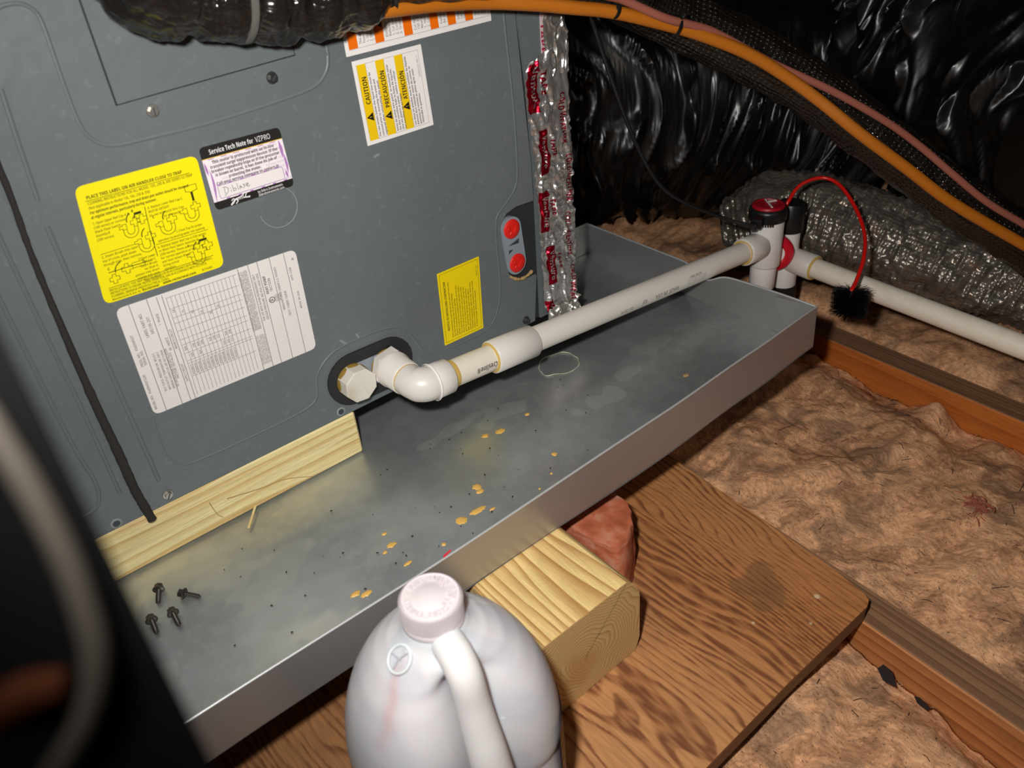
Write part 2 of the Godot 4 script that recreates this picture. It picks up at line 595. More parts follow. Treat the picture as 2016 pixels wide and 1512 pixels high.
	m.albedo_texture = tex(paint(1024, 1024, func(u, v):
		var x: float = u * 0.6
		var z: float = v * 0.6
		var wx: float = x + n2(x * 14.0, z * 14.0) * 0.009
		var wz: float = z + n2(x * 14.0 + 30.0, z * 14.0) * 0.009
		var a: float = n2(wx * 9.0, wz * 13.0) * 0.45 + n2(wx * 27.0, wz * 36.0) * 0.30 + n2(wx * 75.0, wz * 95.0) * 0.17 + n2(wx * 190.0, wz * 220.0) * 0.12
		var c: Color = c8(216, 162, 120).lerp(c8(232, 180, 136), clampf(a + 0.3, 0.0, 1.0))
		c = c.lerp(c8(166, 122, 90), smoothstep(0.0, -0.5, a) * 0.6)
		var d: float = n2(wx * 6.0 + 50.0, wz * 6.0) * 0.6 + n2(wx * 22.0 + 50.0, wz * 26.0) * 0.4
		c = c.lerp(c8(128, 100, 80), smoothstep(0.10, 0.60, d) * 0.50)
		var streak: float = 1.0 - smoothstep(0.0, 0.03, absf(n2(wx * 7.0 + 80.0, wz * 9.0)))
		c = c.lerp(c8(92, 76, 62), streak * 0.25 * smoothstep(-0.2, 0.3, n2(x * 5.0, z * 5.0 + 20.0)))
		var fib: float = n2(wx * 240.0, wz * 90.0) * 0.09 + n2(wx * 600.0, wz * 600.0) * 0.08
		var speck: float = smoothstep(0.86, 0.94, n2(x * 260.0 + 3.0, z * 260.0))
		c = c.lerp(c8(58, 44, 36), speck * 0.7)
		return c * (1.0 + fib)))
	m.normal_enabled = true
	m.normal_texture = noise_tex(0.02, 5, 512, true, 5.0)
	m.normal_scale = 0.35
	mat("fiber_dark", c8(60, 44, 34), 0.9)
	mat("fiber_red", c8(166, 92, 72), 0.9)
	mat("backing_dark", c8(44, 42, 42), 0.8)
	m = mat("brick", Color.WHITE, 0.9)
	m.albedo_texture = noise_tex(0.02, 5, 256, false, 1.0, FastNoiseLite.TYPE_SIMPLEX_SMOOTH, ramp_of([[0.0, c8(152, 76, 48)], [0.42, c8(178, 94, 62)], [0.58, c8(188, 106, 74)], [1.0, c8(206, 152, 130)]]))
	m.uv1_scale = Vector3(7, 7, 7)
	m.heightmap_enabled = true
	m.heightmap_texture = m.albedo_texture
	m.heightmap_scale = 0.08
	# the jug
	m = mat("jug_shell", Color(0.94, 0.93, 0.935, 0.72), 0.42, 0.0, 0.35)
	m.transparency = BaseMaterial3D.TRANSPARENCY_ALPHA
	m.subsurf_scatter_enabled = true
	m.subsurf_scatter_strength = 0.35
	m.albedo_texture = tex(paint(256, 256, func(u, v):
		# faint reddish streaks and cloudy patches in the plastic
		var c: Color = Color(0.97, 0.965, 0.965).lerp(Color(0.92, 0.925, 0.945), smoothstep(-0.3, 0.6, n2(u * 7.0, v * 5.0)))
		var pink: float = exp(-pow((u - 0.462 + n2(v * 9.0, 2.0) * 0.014) / 0.014, 2.0)) * smoothstep(0.50, 0.60, v) * smoothstep(0.80, 0.70, v)
		return c.lerp(Color(0.95, 0.66, 0.62), pink * 0.30)))
	m = mat("jug_liquid", c8(150, 156, 170), 0.1)
	mat("jug_mark", c8(176, 176, 182), 0.4)
	mat("jug_bubble", c8(232, 234, 238), 0.1)
	m = mat("jug_cap", c8(200, 191, 193), 0.5)
	mat("jug_label", c8(120, 92, 96), 0.5)
	mat("label_gold", c8(214, 180, 70), 0.5)
	mat("housing_black", c8(4, 4, 4), 0.9, 0.0, 0.05)
	mat("housing_rim", c8(40, 37, 33), 0.7, 0.0, 0.05)
	mat("housing_orange", c8(34, 15, 7), 0.8, 0.0, 0.05)

func scrim(size: int, cells: int, jitter: float) -> Image:
	# raised pillows between reinforcing threads, of uneven height
	var r := RandomNumberGenerator.new()
	r.seed = cells * 77
	var hs := []
	for k in cells * cells: hs.append(1.0 - r.randf() * jitter)
	return paint(size, size, func(u, v):
		var a: float = fposmod(u * cells, 1.0) - 0.5
		var b: float = fposmod(v * cells, 1.0) - 0.5
		var k: int = (int(u * cells) % cells) + (int(v * cells) % cells) * cells
		var d: float = clampf(1.0 - (a * a + b * b) * 3.6, 0.0, 1.0)
		var g: float = d * hs[k]
		return Color(g, g, g))

# ------------------------------------------------------------------ lettering
func glyphs(bold: bool, size: int) -> Dictionary:
	var key := "%s%d" % [bold, size]
	if fonts.has(key): return fonts[key]
	var f := SystemFont.new()
	f.font_names = PackedStringArray(["Droid Sans"])
	f.font_weight = 700 if bold else 400
	var ts := TextServerManager.get_primary_interface()
	var rid: RID = f.get_rids()[0]
	var sz := Vector2i(size, 0)
	var d := {}
	for code in range(32, 256):
		if code > 126 and code < 161: continue
		var g: int = ts.font_get_glyph_index(rid, size, code, 0)
		ts.font_render_glyph(rid, sz, g)
		d[code] = {"g": g, "uv": ts.font_get_glyph_uv_rect(rid, sz, g), "off": ts.font_get_glyph_offset(rid, sz, g), "adv": ts.font_get_glyph_advance(rid, size, g).x, "page": ts.font_get_glyph_texture_idx(rid, sz, g)}
	var pages := []
	for k in ts.font_get_texture_count(rid, sz):
		pages.append(ts.font_get_texture_image(rid, sz, k))
	d["pages"] = pages
	d["keep"] = f
	fonts[key] = d
	return d

func text_image(s: String, size: int, color: Color, bold: bool) -> Image:
	var g := glyphs(bold, size)
	var w := 4.0
	for ch in s: w += g.get(ch.unicode_at(0), g[63]).adv
	var h := int(size * 1.35)
	var im := Image.create(int(w) + 2, h, false, Image.FORMAT_RGBA8)
	im.fill(Color(color.r, color.g, color.b, 0.0))
	var x := 2.0
	for ch in s:
		var q: Dictionary = g.get(ch.unicode_at(0), g[63])
		var r: Rect2 = q.uv
		if r.size.x > 0 and q.page >= 0:
			var page: Image = g.pages[q.page]
			for yy in int(r.size.y):
				for xx in int(r.size.x):
					var a: float = page.get_pixel(int(r.position.x) + xx, int(r.position.y) + yy).a
					var px := int(x + q.off.x) + xx
					var py := int(size * 1.02 + q.off.y) + yy
					if a > 0.0 and px >= 0 and px < im.get_width() and py >= 0 and py < h:
						im.set_pixel(px, py, Color(color.r, color.g, color.b, maxf(a, im.get_pixel(px, py).a)))
		x += q.adv
	return im

func write(im: Image, s: String, x: float, y: float, h: float, color: Color, bold := false, w := 0.0, turn := 0) -> void:
	# lettering with its line box's corner at (x, y) as it stands on the label; w squeezes it to a width; turn: quarter turns counter-clockwise
	var t := text_image(s, maxi(6, int(h)), color, bold)
	if w > 0.0: t.resize(maxi(2, int(w)), t.get_height(), Image.INTERPOLATE_BILINEAR)
	if turn == 1: t.rotate_90(COUNTERCLOCKWISE)
	elif turn == 3: t.rotate_90(CLOCKWISE)
	im.blend_rect(t, Rect2i(Vector2i.ZERO, t.get_size()), Vector2i(int(x), int(y)))

func bar(im: Image, x: float, y: float, w: float, h: float, c: Color) -> void:
	im.fill_rect(Rect2i(int(x), int(y), maxi(1, int(w)), maxi(1, int(h))), c)

func frame(im: Image, x: float, y: float, w: float, h: float, t: float, c: Color) -> void:
	bar(im, x, y, w, t, c); bar(im, x, y + h - t, w, t, c); bar(im, x, y, t, h, c); bar(im, x + w - t, y, t, h, c)

func stroke(im: Image, pts: Array, r: float, c: Color) -> void:
	for k in pts.size() - 1:
		var a: Vector2 = pts[k]
		var b: Vector2 = pts[k + 1]
		var steps := int(a.distance_to(b) / maxf(r * 0.6, 0.7)) + 1
		for s in steps + 1:
			var p := a.lerp(b, float(s) / steps)
			for dy in range(-int(r) - 1, int(r) + 2):
				for dx in range(-int(r) - 1, int(r) + 2):
					if dx * dx + dy * dy <= r * r + 0.2:
						var q := Vector2i(int(p.x) + dx, int(p.y) + dy)
						if q.x >= 0 and q.y >= 0 and q.x < im.get_width() and q.y < im.get_height(): im.set_pixelv(q, c)

func arc_pts(c: Vector2, r: float, a0: float, a1: float, n := 14) -> Array:
	var out := []
	for k in n + 1: out.append(c + Vector2.from_angle(lerpf(a0, a1, float(k) / n)) * r)
	return out

func pipe_print() -> Image:
	# printing along a drain pipe: u goes round it, v along it (0.5 m)
	var im := Image.create(256, 2048, false, Image.FORMAT_RGB8)
	im.fill(c8(240, 233, 222))
	im.convert(Image.FORMAT_RGBA8)
	var ink := c8(96, 90, 86)
	for it in [["CELL CORE PVC", 0.485, 15, 0.045], ["NSF", 0.555, 22, 0.02], ["MADE IN USA", 0.60, 22, 0.085], ["||||| |||||||| ||||", 0.715, 24, 0.07], ["ASTM F891", 0.72, 12, 0.05]]:
		write(im, it[0], 108 if it[2] > 12 else 136, 2048 * it[1], it[2], ink, false, 2048 * it[3] * 1.0, 1)
	im.convert(Image.FORMAT_RGB8)
	return im

# ------------------------------------------------------------------ stickers
func trap_icon(im: Image, x: float, y: float, s: float, arrow := true) -> void:
	var k := c8(60, 56, 10)
	# a U bend, a four-armed cross on its right arm and a tee on its left arm
	stroke(im, arc_pts(Vector2(x + 0.55 * s, y + 0.72 * s), 0.30 * s, PI, 0.0), 1.6, k)
	stroke(im, arc_pts(Vector2(x + 0.55 * s, y + 0.72 * s), 0.15 * s, PI, 0.0), 1.6, k)
	for side in [[0.40, 0.58], [0.25, 0.58]]: stroke(im, [Vector2(x + side[0] * s, y + 0.72 * s), Vector2(x + side[0] * s, y + side[1] * s)], 1.4, k)
	for side in [0.70, 0.85]: stroke(im, [Vector2(x + side * s, y + 0.72 * s), Vector2(x + side * s, y + 0.55 * s)], 1.4, k)
	cross_icon(im, x + 0.58 * s, y + 0.18 * s, 0.40 * s)
	var t := [Vector2(0.10, 0.42), Vector2(0.24, 0.42), Vector2(0.24, 0.36), Vector2(0.40, 0.36), Vector2(0.40, 0.60), Vector2(0.24, 0.60), Vector2(0.24, 0.54), Vector2(0.10, 0.54), Vector2(0.10, 0.42)]
	stroke(im, t.map(func(p): return Vector2(x, y) + p * s), 1.4, k)
	if arrow: stroke(im, arc_pts(Vector2(x + 0.75 * s, y + 0.25 * s), 0.30 * s, PI * 0.95, PI * 1.35, 6), 3.0, k)

func cross_icon(im: Image, x: float, y: float, s: float) -> void:
	var k := c8(60, 56, 10)
	var p := [Vector2(0.32, 0), Vector2(0.68, 0), Vector2(0.68, 0.3), Vector2(1, 0.3), Vector2(1, 0.7), Vector2(0.68, 0.7), Vector2(0.68, 1), Vector2(0.32, 1), Vector2(0.32, 0.7), Vector2(0, 0.7), Vector2(0, 0.3), Vector2(0.32, 0.3), Vector2(0.32, 0)]
	stroke(im, p.map(func(q): return Vector2(x, y) + q * s), 1.4, k)

func yellow_print() -> Image:
	var im := Image.create(760, 780, false, Image.FORMAT_RGBA8)
	im.fill(c8(250, 234, 4))
	var k := c8(52, 48, 10)
	write(im, "PLACE THIS LABEL ON AIR HANDLER CLOSE TO TRAP", 50, 62, 28, k, true, 600)
	bar(im, 44, 98, 650, 3, k)
	write(im, "CLEANING INSTRUCTIONS FOR ALL MODEL 100, 200 & 300 SERIES EZ-TRAP", 50, 100, 25, k, false, 660)
	write(im, "(Not applicable to Model 150, 160, 250 & 350)", 50, 130, 24, k, false, 380)
	write(im, "For optimum performance, trap and drain pan outlet should be cleaned", 50, 160, 25, k, true, 620)
	write(im, "at regular intervals, particularly during summer.", 50, 190, 25, k, true, 410)
	var y := 232.0
	for s in ["1. Open Upper Red Cap-A", "(100 series) or remove", "Black Float Switch", "Assembly-B", "(200 series)"]:
		write(im, s, 50, y, 22, k, false, s.length() * 9.0); y += 27
	trap_icon(im, 180, 250, 150)
	write(im, "A", 258, 232, 22, k, true)
	write(im, "B", 285, 222, 22, k, true)
	bar(im, 300, 250, 46, 16, k); stroke(im, [Vector2(303, 262), Vector2(296, 282)], 4, k)
	cross_icon(im, 310, 272, 62)
	bar(im, 372, 232, 4, 340, k)
	y = 232
	for s in ["4. Replace Lower Red Cap-C.", "MUST BE AIRTIGHT", "Do not test until this Cap", "             is closed."]:
		write(im, s, 388, y, 22, k, false, s.length() * 8.6); y += 27
	trap_icon(im, 400, 300, 150)
	write(im, "C", 404, 300, 22, k, true)
	trap_icon(im, 560, 262, 150, false)
	stroke(im, [Vector2(672, 250), Vector2(668, 220), Vector2(640, 212), Vector2(640, 176), Vector2(712, 176), Vector2(712, 212), Vector2(672, 222)], 1.8, k)
	bar(im, 668, 220, 14, 62, k)
	write(im, "5. Check Trap for proper", 520, 434, 22, k, false, 170)
	write(im, "operation by pouring water into opening", 400, 462, 22, k, false, 300)
	bar(im, 385, 494, 330, 3, k)
	y = 502
	for s in ["6. Replace Upper Red Cap-A (100 series)", "or Black Float Switch Assembly-B", "(200 series). These are essential", "for correct operation of trap", "and must remain fitted", "during normal", "operation."]:
		write(im, s, 388, y, 22, k, false, s.length() * 8.0); y += 26
	trap_icon(im, 530, 560, 150)
	write(im, "A", 560, 552, 22, k, true)
	write(im, "B", 668, 520, 22, k, true)
	bar(im, 640, 545, 52, 16, k); stroke(im, [Vector2(643, 556), Vector2(636, 574)], 4, k)
	cross_icon(im, 652, 566, 66)
	trap_icon(im, 250, 372, 150)
	bar(im, 50, 448, 210, 3, k)
	y = 456
	for s in ["2. Insert Brush into open", "top of cross, push down", "through trap, then remove."]:
		write(im, s, 50, y, 22, k, false, s.length() * 9.4); y += 27
	write(im, "C", 66, 540, 24, k, true)
	stroke(im, [Vector2(70, 580), Vector2(330, 586)], 2, k)
	cross_icon(im, 150, 556, 66); cross_icon(im, 66, 600, 62)
	stroke(im, arc_pts(Vector2(170, 590), 60, PI * 1.0, PI * 1.4, 6), 3.0, k)
	stroke(im, [Vector2(216, 566), Vector2(290, 566), Vector2(290, 600), Vector2(216, 600)], 1.6, k)
	y = 540
	for s in ["3 Open Lower", "Red Cap-C.", "Insert Brush", "so that it", "passes into drain", "inside A/C unit,", "then remove."]:
		write(im, s, 366 - s.length() * 9.0, y, 22, k, false, s.length() * 9.0); y += 25
	bar(im, 46, 680, 660, 3, k)
	write(im, "INSTALLER NOTE: THIS TRAP MUST BE INSTALLED IN ACCORDANCE WITH MANUFACTURER'S", 46, 684, 21, k, false, 650)
	write(im, "INSTRUCTIONS TO ENSURE PROPER OPERATION, AND IN ACCORDANCE WITH ALL LOCAL", 46, 706, 21, k, false, 610)
	write(im, "PLUMBING, DRAINAGE AND/OR ELECTRICAL CODES.", 46, 728, 21, k, false, 360)
	write(im, "Manufactured & Dist. by", 46, 750, 20, k, false, 176)
	write(im, "Rectorseal", 226, 746, 25, k, true, 110)
	write(im, "www.rectorseal.com", 356, 744, 25, k, true, 220)
	write(im, "821649", 610, 744, 22, k, false, 74)
	return im

func tech_print() -> Image:
	var im := Image.create(600, 430, false, Image.FORMAT_RGBA8)
	im.fill(c8(244, 234, 238))
	var k := c8(50, 46, 44)
	var purple := c8(176, 128, 190)
	# pale stripes behind the words
	for r in 9:
		var yy := 96 + r * 32
		for cx in 6:
			bar(im, 70 + cx * 84 + (r * 37) % 60, yy, 40 + (r * 13 + cx * 29) % 44, 16, c8(230, 217, 228))
	for p in [[8, 100, 16, 90], [30, 150, 16, 230], [568, 84, 22, 130], [580, 180, 18, 150], [566, 300, 16, 60]]:
		for q in int(p[3]):
			var wv: float = sin(PI * q / p[3]) * p[2]
			bar(im, p[0] + sin(q * 0.02) * 6.0 - wv * 0.5, p[1] + q, wv + 1.0, 1, purple)
	bar(im, 0, 0, 600, 78, c8(36, 34, 32)); bar(im, 0, 78, 600, 5, c8(230, 188, 60))
	for cx in 6: bar(im, 40 + cx * 92, 85, 44, 6, c8(190, 150, 190))
	write(im, "Service Tech Note for", 60, 14, 44, c8(246, 244, 242), true, 330)
	write(im, "VZPRO", 402, 8, 50, c8(246, 244, 242), false, 120)
	var y := 92.0
	for s in [["This motor is protected with an in-line", 60, 470], ["transient surge suppression device. If the", 40, 510], ["breaker repeatedly trips or if the protector", 40, 516], ["is blown or burnt, it has done its job of", 60, 470], ["protecting the motor.", 150, 250], ["Call your service company to replace it:", 52, 480]]:
		write(im, s[0], s[1], y, 29, k, true, s[2]); y += 29.0
	for cx in 12: bar(im, 50 + cx * 44, 262 + (cx % 2) * 104, 26, 8, purple)
	for q in [[50, c8(120, 84, 140)], [47, c8(238, 232, 230)]]:
		var t: int = 50 - q[0]
		bar(im, 52 + t, 270 + t + 14, 496 - 2 * t, 92 - 2 * t - 28, q[1]); bar(im, 66 + t, 270 + t, 468 - 2 * t, 92 - 2 * t, q[1])
		for c in [[66, 284], [534, 284], [66, 348], [534, 348]]: stroke(im, [Vector2(c[0], c[1]), Vector2(c[0] + 0.1, c[1])], 14 - t, q[1])
	var ink := c8(96, 92, 98)
	var o := Vector2(82, 284)
	var hand := [[Vector2(14, 8), Vector2(12, 50)], [Vector2(4, 6), Vector2(26, 8), Vector2(38, 24), Vector2(32, 42), Vector2(8, 62)], [Vector2(52, 36), Vector2(52, 50)], [Vector2(52, 22), Vector2(53, 25)], [Vector2(66, 6), Vector2(66, 48), Vector2(80, 46), Vector2(84, 34), Vector2(68, 32)], [Vector2(96, 6), Vector2(96, 48)],
		[Vector2(106, 48), Vector2(112, 26), Vector2(122, 46)], [Vector2(108, 40), Vector2(120, 38)], [Vector2(146, 24), Vector2(132, 26), Vector2(142, 38), Vector2(128, 48)], [Vector2(150, 38), Vector2(166, 32), Vector2(158, 22), Vector2(150, 36), Vector2(162, 48), Vector2(172, 42)]]
	for s in hand: stroke(im, s.map(func(p): return o + p * Vector2(1.15, 1.05)), 1.8, ink)
	bar(im, 0, 374, 600, 56, c8(36, 34, 32))
	# a striped animal galloping, with the maker's name
	var wht := c8(236, 232, 230)
	for s in [[Vector2(112, 422), Vector2(136, 402), Vector2(158, 392), Vector2(190, 388), Vector2(214, 378), Vector2(226, 364), Vector2(242, 372), Vector2(232, 384), Vector2(226, 400), Vector2(254, 408)], [Vector2(150, 398), Vector2(132, 416), Vector2(114, 424)], [Vector2(162, 398), Vector2(166, 412), Vector2(150, 424)], [Vector2(212, 398), Vector2(232, 404), Vector2(258, 402)], [Vector2(150, 394), Vector2(136, 386), Vector2(124, 394)]]:
		stroke(im, s, 3.2, wht)
	for q in 6: stroke(im, [Vector2(156 + q * 11, 388 - q * 1.0), Vector2(160 + q * 11, 404)], 2.0, wht)
	write(im, "by Zebra Instruments", 320, 378, 25, wht, true, 200)
	write(im, "ZebraInstruments.com", 320, 402, 25, wht, true, 206)
	return im

func rating_print() -> Image:
	# the rating plate is turned a quarter: its lines of print run up the cabinet
	var im := Image.create(1000, 660, false, Image.FORMAT_RGBA8)
	im.fill(c8(232, 226, 222))
	var k := c8(112, 108, 106)
	var t := c8(86, 82, 80)
	for x in [66, 156, 205, 232, 650, 710, 764, 838, 925]: bar(im, x, 0 if x > 640 or x < 200 else 8, 3, 660 if x < 640 or x > 700 else 660, k)
	# the table
	for q in 17: bar(im, 250 + q * 23, 30, 2, 610, k)
	for yy in [96, 150, 184, 232, 286, 318, 372, 420, 436, 520]: bar(im, 250, yy, 385, 2, k)
	bar(im, 250, 30, 385, 2, k)
	var r := RandomNumberGenerator.new()
	r.seed = 5
	for q in 12:
		var row: int = 8 - abs(q - 8)
		for s in [[322, ["208", "230", "3.0", "4.8", "575", "1/2", "N/A"]], [374, ["N/A", "22", "13.9", "60", "0.50", "1038"]], [440, ["KFCEH0501N05", "KFCEH0801N08", "KFCEH0901N10", "KFCEH2401C15"]]]:
			if r.randf() < 0.8:
				write(im, s[1][r.randi() % s[1].size()], 254 + q * 23, s[0] + 4, 17, t, false, 70 if s[0] == 440 else 34, 1)
		if q % 2 == 0: write(im, ["15", "20", "30", "60", "N/A", "5.8"][r.randi() % 6], 254 + q * 23, 100 + row * 10, 17, t, false, 24, 1)
	for s in [["MODEL NO.  FX4DNF037L00", 8, 400, 18], ["SERIAL NO.", 36, 260, 18], ["PROD. NO.   FX4DNF037", 18, 160, 18], ["LABEL PART NO.", 90, 60, 20], ["345195-201", 120, 90, 20], ["FACTORY INSTALLED", 168, 330, 18], ["1  PHASE", 170, 90, 18], ["60  HERTZ", 178, 240, 18], ["SUPPLY CIRCUIT", 210, 420, 16], ["BRANCH CIRCUIT", 210, 200, 16]]:
		write(im, s[0], s[1], s[2], s[3], t, false, 0, 1)
	for q in 4: write(im, ["TEST STATIC PRESSURE (IN. WC) 0.5", "MAX OUTLET TEMPERATURE 200 F", "MINIMUM CLEARANCE 0 IN. UNIT DUCT PLENUM", "SEE INSTRUCTIONS FOR INSTALLATION"][q], 88 + q * 22, 300, 17, t, false, 250, 1)
	for q in 6:
		write(im, ["SUITABLE FOR USE WITH CERTIFIED HEATERS AND THE", "ACCESSORIES LISTED ON THIS PLATE. DISCONNECT ALL", "POWER BEFORE SERVICING. COPPER CONDUCTORS ONLY.", "REFER TO INSTALLATION INSTRUCTIONS FOR DETAILS.", "MAX OVERCURRENT PROTECTIVE DEVICE AS SHOWN ABOVE", "INDOOR USE ONLY. TO BE INSTALLED BY QUALIFIED STAFF"][q], 655 + q * 9 - 12, 20, 12, k, false, 380, 1)
	for q in 5:
		write(im, ["FIELD WIRING MUST CONFORM TO LOCAL CODES", "USE COPPER WIRE ONLY RATED 75 C", "CONNECT GROUND BEFORE POWER", "SEE WIRING DIAGRAM INSIDE DOOR", "DO NOT EXCEED RATED INPUT"][q], 652 + q * 11, 430, 12, k, false, 200, 1)
	for q in 2:
		write(im, ["FOR USE WITH R-410A REFRIGERANT ONLY", "DESIGN PRESSURE 450 PSIG HIGH SIDE"][q], 716 + q * 22, 60, 18, t, false, 300, 1)
	write(im, "HEAT PUMP", 770, 90, 22, t, true, 120, 1)
	write(im, "SECTION", 796, 110, 20, t, false, 90, 1)
	stroke(im, arc_pts(Vector2(800, 250), 17, 0, TAU, 30), 2, t)
	write(im, "ARL", 786, 238, 20, t, true, 28)
	for q in 4: write(im, ["LISTED", "AIR HANDLER", "4AT34", "INTERTEK"][q], 826 + q * 10 - 12, 222, 12, k, false, 50, 1)
	write(im, "MANUFACTURED UNDER U.S. PATENTS", 846, 60, 18, t, false, 280, 1)
	write(im, "TEST 15000 10/08", 874, 220, 18, t, false, 170, 1)
	write(im, "DATE CODE", 934, 90, 17, t, false, 90, 1)
	write(im, "MADE IN USA", 950, 250, 17, t, false, 120, 1)
	write(im, "01", 962, 40, 18, t, true, 20, 1)
	for q in 40: bar(im, 690 + r.randf() * 300, 330 + r.randf() * 300, 4 + r.randf() * 40, 3, c8(224, 217, 210))
	return im

func triangle_mark(im: Image, x: float, y: float, s: float, ground: Color, turn_up := true) -> void:
	# warning triangle lying on its side, as the print runs upward: its tip points left
	var k := c8(30, 26, 20)
	for q in int(s):
		var hgt := s * q / s
		bar(im, x + q, y + s * 0.5 - hgt * 0.55, 1, hgt * 1.1, k)
	bar(im, x + s * 0.42, y + s * 0.46, s * 0.30, s * 0.08, ground)
	bar(im, x + s * 0.80, y + s * 0.46, s * 0.08, s * 0.08, ground)

func caution_print() -> Image:
	var im := Image.create(640, 640, false, Image.FORMAT_RGBA8)
	im.fill(c8(240, 236, 232))
	var k := c8(44, 38, 30)
	var yel := c8(240, 200, 14)
	frame(im, 32, 34, 570, 576, 2, c8(120, 116, 112))
	var words := [["CAUTION", 34, 330], ["PRECAUCIÓN", 200, 270], ["ATENCIÓN", 374, 320]]
	for q in 3:
		var x: float = words[q][1]
		bar(im, x, 34, 76, 576, yel); bar(im, x + 76, 34, 2, 576, c8(120, 110, 60))
		write(im, words[q][0], x + 8, 120 if q == 0 else (110 if q == 1 else 150), 56, k, true, 216 if q == 0 else (290 if q == 1 else 226), 1)
		triangle_mark(im, x + 6, 430 if q == 1 else 400, 62, yel)
	var small := [["The two screws below the liquid line must be", "removed prior to removing the panel and", "replaced after reinstalling the panel."], ["Antes de quitar este panel, es necesario sacar", "los dos tornillos bajo la linea de liquido.", "Una vez puesto el panel, vuelva a colocar", "los tornillos en su lugar."], ["Les deux vis placées sous la conduite de liquide", "doivent être enlevées avant de retirer le", "panneau et remises en place après avoir", "réinstallé le panneau."]]
	for q in 3:
		for s in small[q].size():
			var ln: String = small[q][s]
			var w: float = ln.length() * 11.4
			write(im, ln, words[q][1] + 82 + s * (26 if q else 30), 602 - w, 23, c8(84, 78, 84), true, w, 1)
	write(im, "316033-201 REV. C", 570, 70, 20, c8(120, 114, 110), false, 170, 1)
	return im

func orange_print() -> Image:
	var im := Image.create(1024, 180, false, Image.FORMAT_RGBA8)
	im.fill(c8(240, 236, 232))
	var k := c8(44, 34, 26)
	var org := c8(240, 112, 8)
	var xs := [24, 198, 392, 576, 702, 830]
	var txt := [["The unit is designed", "Power the", "1. Disconnect", "2. Open panel", "3. Put off"], ["Electrical shock", "Before installing", "1. Cut power", "2. Confirm off", "3. Ground unit"], ["Cut hazard: sheet", "150 x 20 metal", "Wear gloves and", "1. Handle with", "2. Care edges"], ["Explosion", "Be careful", "Consult"], ["Ground", "Connect", "Before"], ["Notice", "Only qualified", "persons may", "service this"]]
	for q in 6:
		bar(im, xs[q], 0, 58, 150, org)
		if q < 4: triangle_mark(im, xs[q] + 4, 30 if q < 2 else 8, 48, org)
		for s in txt[q].size():
			write(im, txt[q][s], xs[q] + 64 + s * 24, 136 - txt[q][s].length() * 9.0, 22, c8(108, 102, 100), false, txt[q][s].length() * 9.0, 1)
	bar(im, 24, 151, 984, 2, c8(160, 154, 148)); bar(im, 1006, 0, 2, 152, c8(160, 154, 148))
	return im

func small_print() -> Image:
	var im := Image.create(440, 680, false, Image.FORMAT_RGBA8)
	im.fill(c8(250, 220, 8))
	var k := c8(112, 96, 14)
	frame(im, 18, 18, 404, 644, 3, k)
	write(im, "NOTICE TO INSTALLING CONTRACTOR", 40, 90, 30, c8(60, 52, 12), true, 470, 1)
	var lines := ["Drain connections: hand tighten plus one half turn only.", "Use thread sealing tape on plastic fittings.", "Plug the unused primary drain opening.", "Install a trap in the condensate line at the unit.", "The trap must be primed before operation starts.", "Pitch the drain line at least one quarter inch", "per foot of run toward the outlet. Do not use", "pipe smaller than the drain pan connection.", "Install a secondary pan under units above", "finished living space, with its own drain line.", "Failure to follow these instructions may result", "in water damage. Refer to the manual."]
	for q in lines.size():
		write(im, lines[q], 84 + q * 25, 640 - lines[q].length() * 9.6, 19, k, true, lines[q].length() * 9.6, 1)
	write(im, "342057-101", 390, 60, 20, k, false, 110, 1)
	return im

func tape_print() -> Image:
	# foil tape with red print; white is bare foil
	var im := Image.create(256, 1024, false, Image.FORMAT_RGBA8)
	im.fill(c8(226, 224, 222))
	var red := c8(178, 14, 40)
	var y := 10
	var q := 0
	while y < 1000:
		var x: int = [8, 150, 30, 170][q % 4]
		if q % 2 == 0:
			bar(im, x, y, 52, 170, red)
			write(im, "Venture", x + 4, y + 16, 40, c8(226, 224, 222), true, 140, 3)
			write(im, "TAPE", x + 60, y + 40, 30, red, true, 80, 3)
		else:
			write(im, "COLD WEATHER", x, y, 36, red, true, 200, 3)
		y += 120
		q += 1
	return im

# ------------------------------------------------------------------ the attic itself
func struct(called: String, b, material) -> MeshInstance3D:
	var o := part(called, b, material, self)
	o.set_meta("kind", "structure")
	return o

func build_shell() -> void:
	for s in [["floor", Vector3(5.2, 0.03, 5.2), Vector3(0.8, -0.178, -0.6), 0.0], ["wall_back", Vector3(5.2, 2.6, 0.05), Vector3(0.8, 1.1, -2.6), 0.0], ["wall_front", Vector3(5.2, 2.6, 0.05), Vector3(0.8, 1.1, 1.95), 0.0], ["wall_left", Vector3(0.05, 2.6, 5.2), Vector3(-1.75, 1.1, -0.6), 0.0], ["wall_right", Vector3(0.05, 2.6, 5.2), Vector3(3.35, 1.1, -0.6), 0.0], ["ceiling", Vector3(5.4, 0.05, 5.6), Vector3(0.8, 1.95, -0.35), -0.16]]:
		var b := MB.new()
		b.box(s[1], Transform3D(Basis(Vector3.RIGHT, -s[3]), s[2]), 0.004)
		struct(s[0], b, M.roof_deck)

func joist_edge(which: int, z: float) -> float:
	# right-hand edge of a joist's top; the joists run a little askew to the air handler
	return (0.5385 if which == 1 else 0.9315) - 0.08 * z

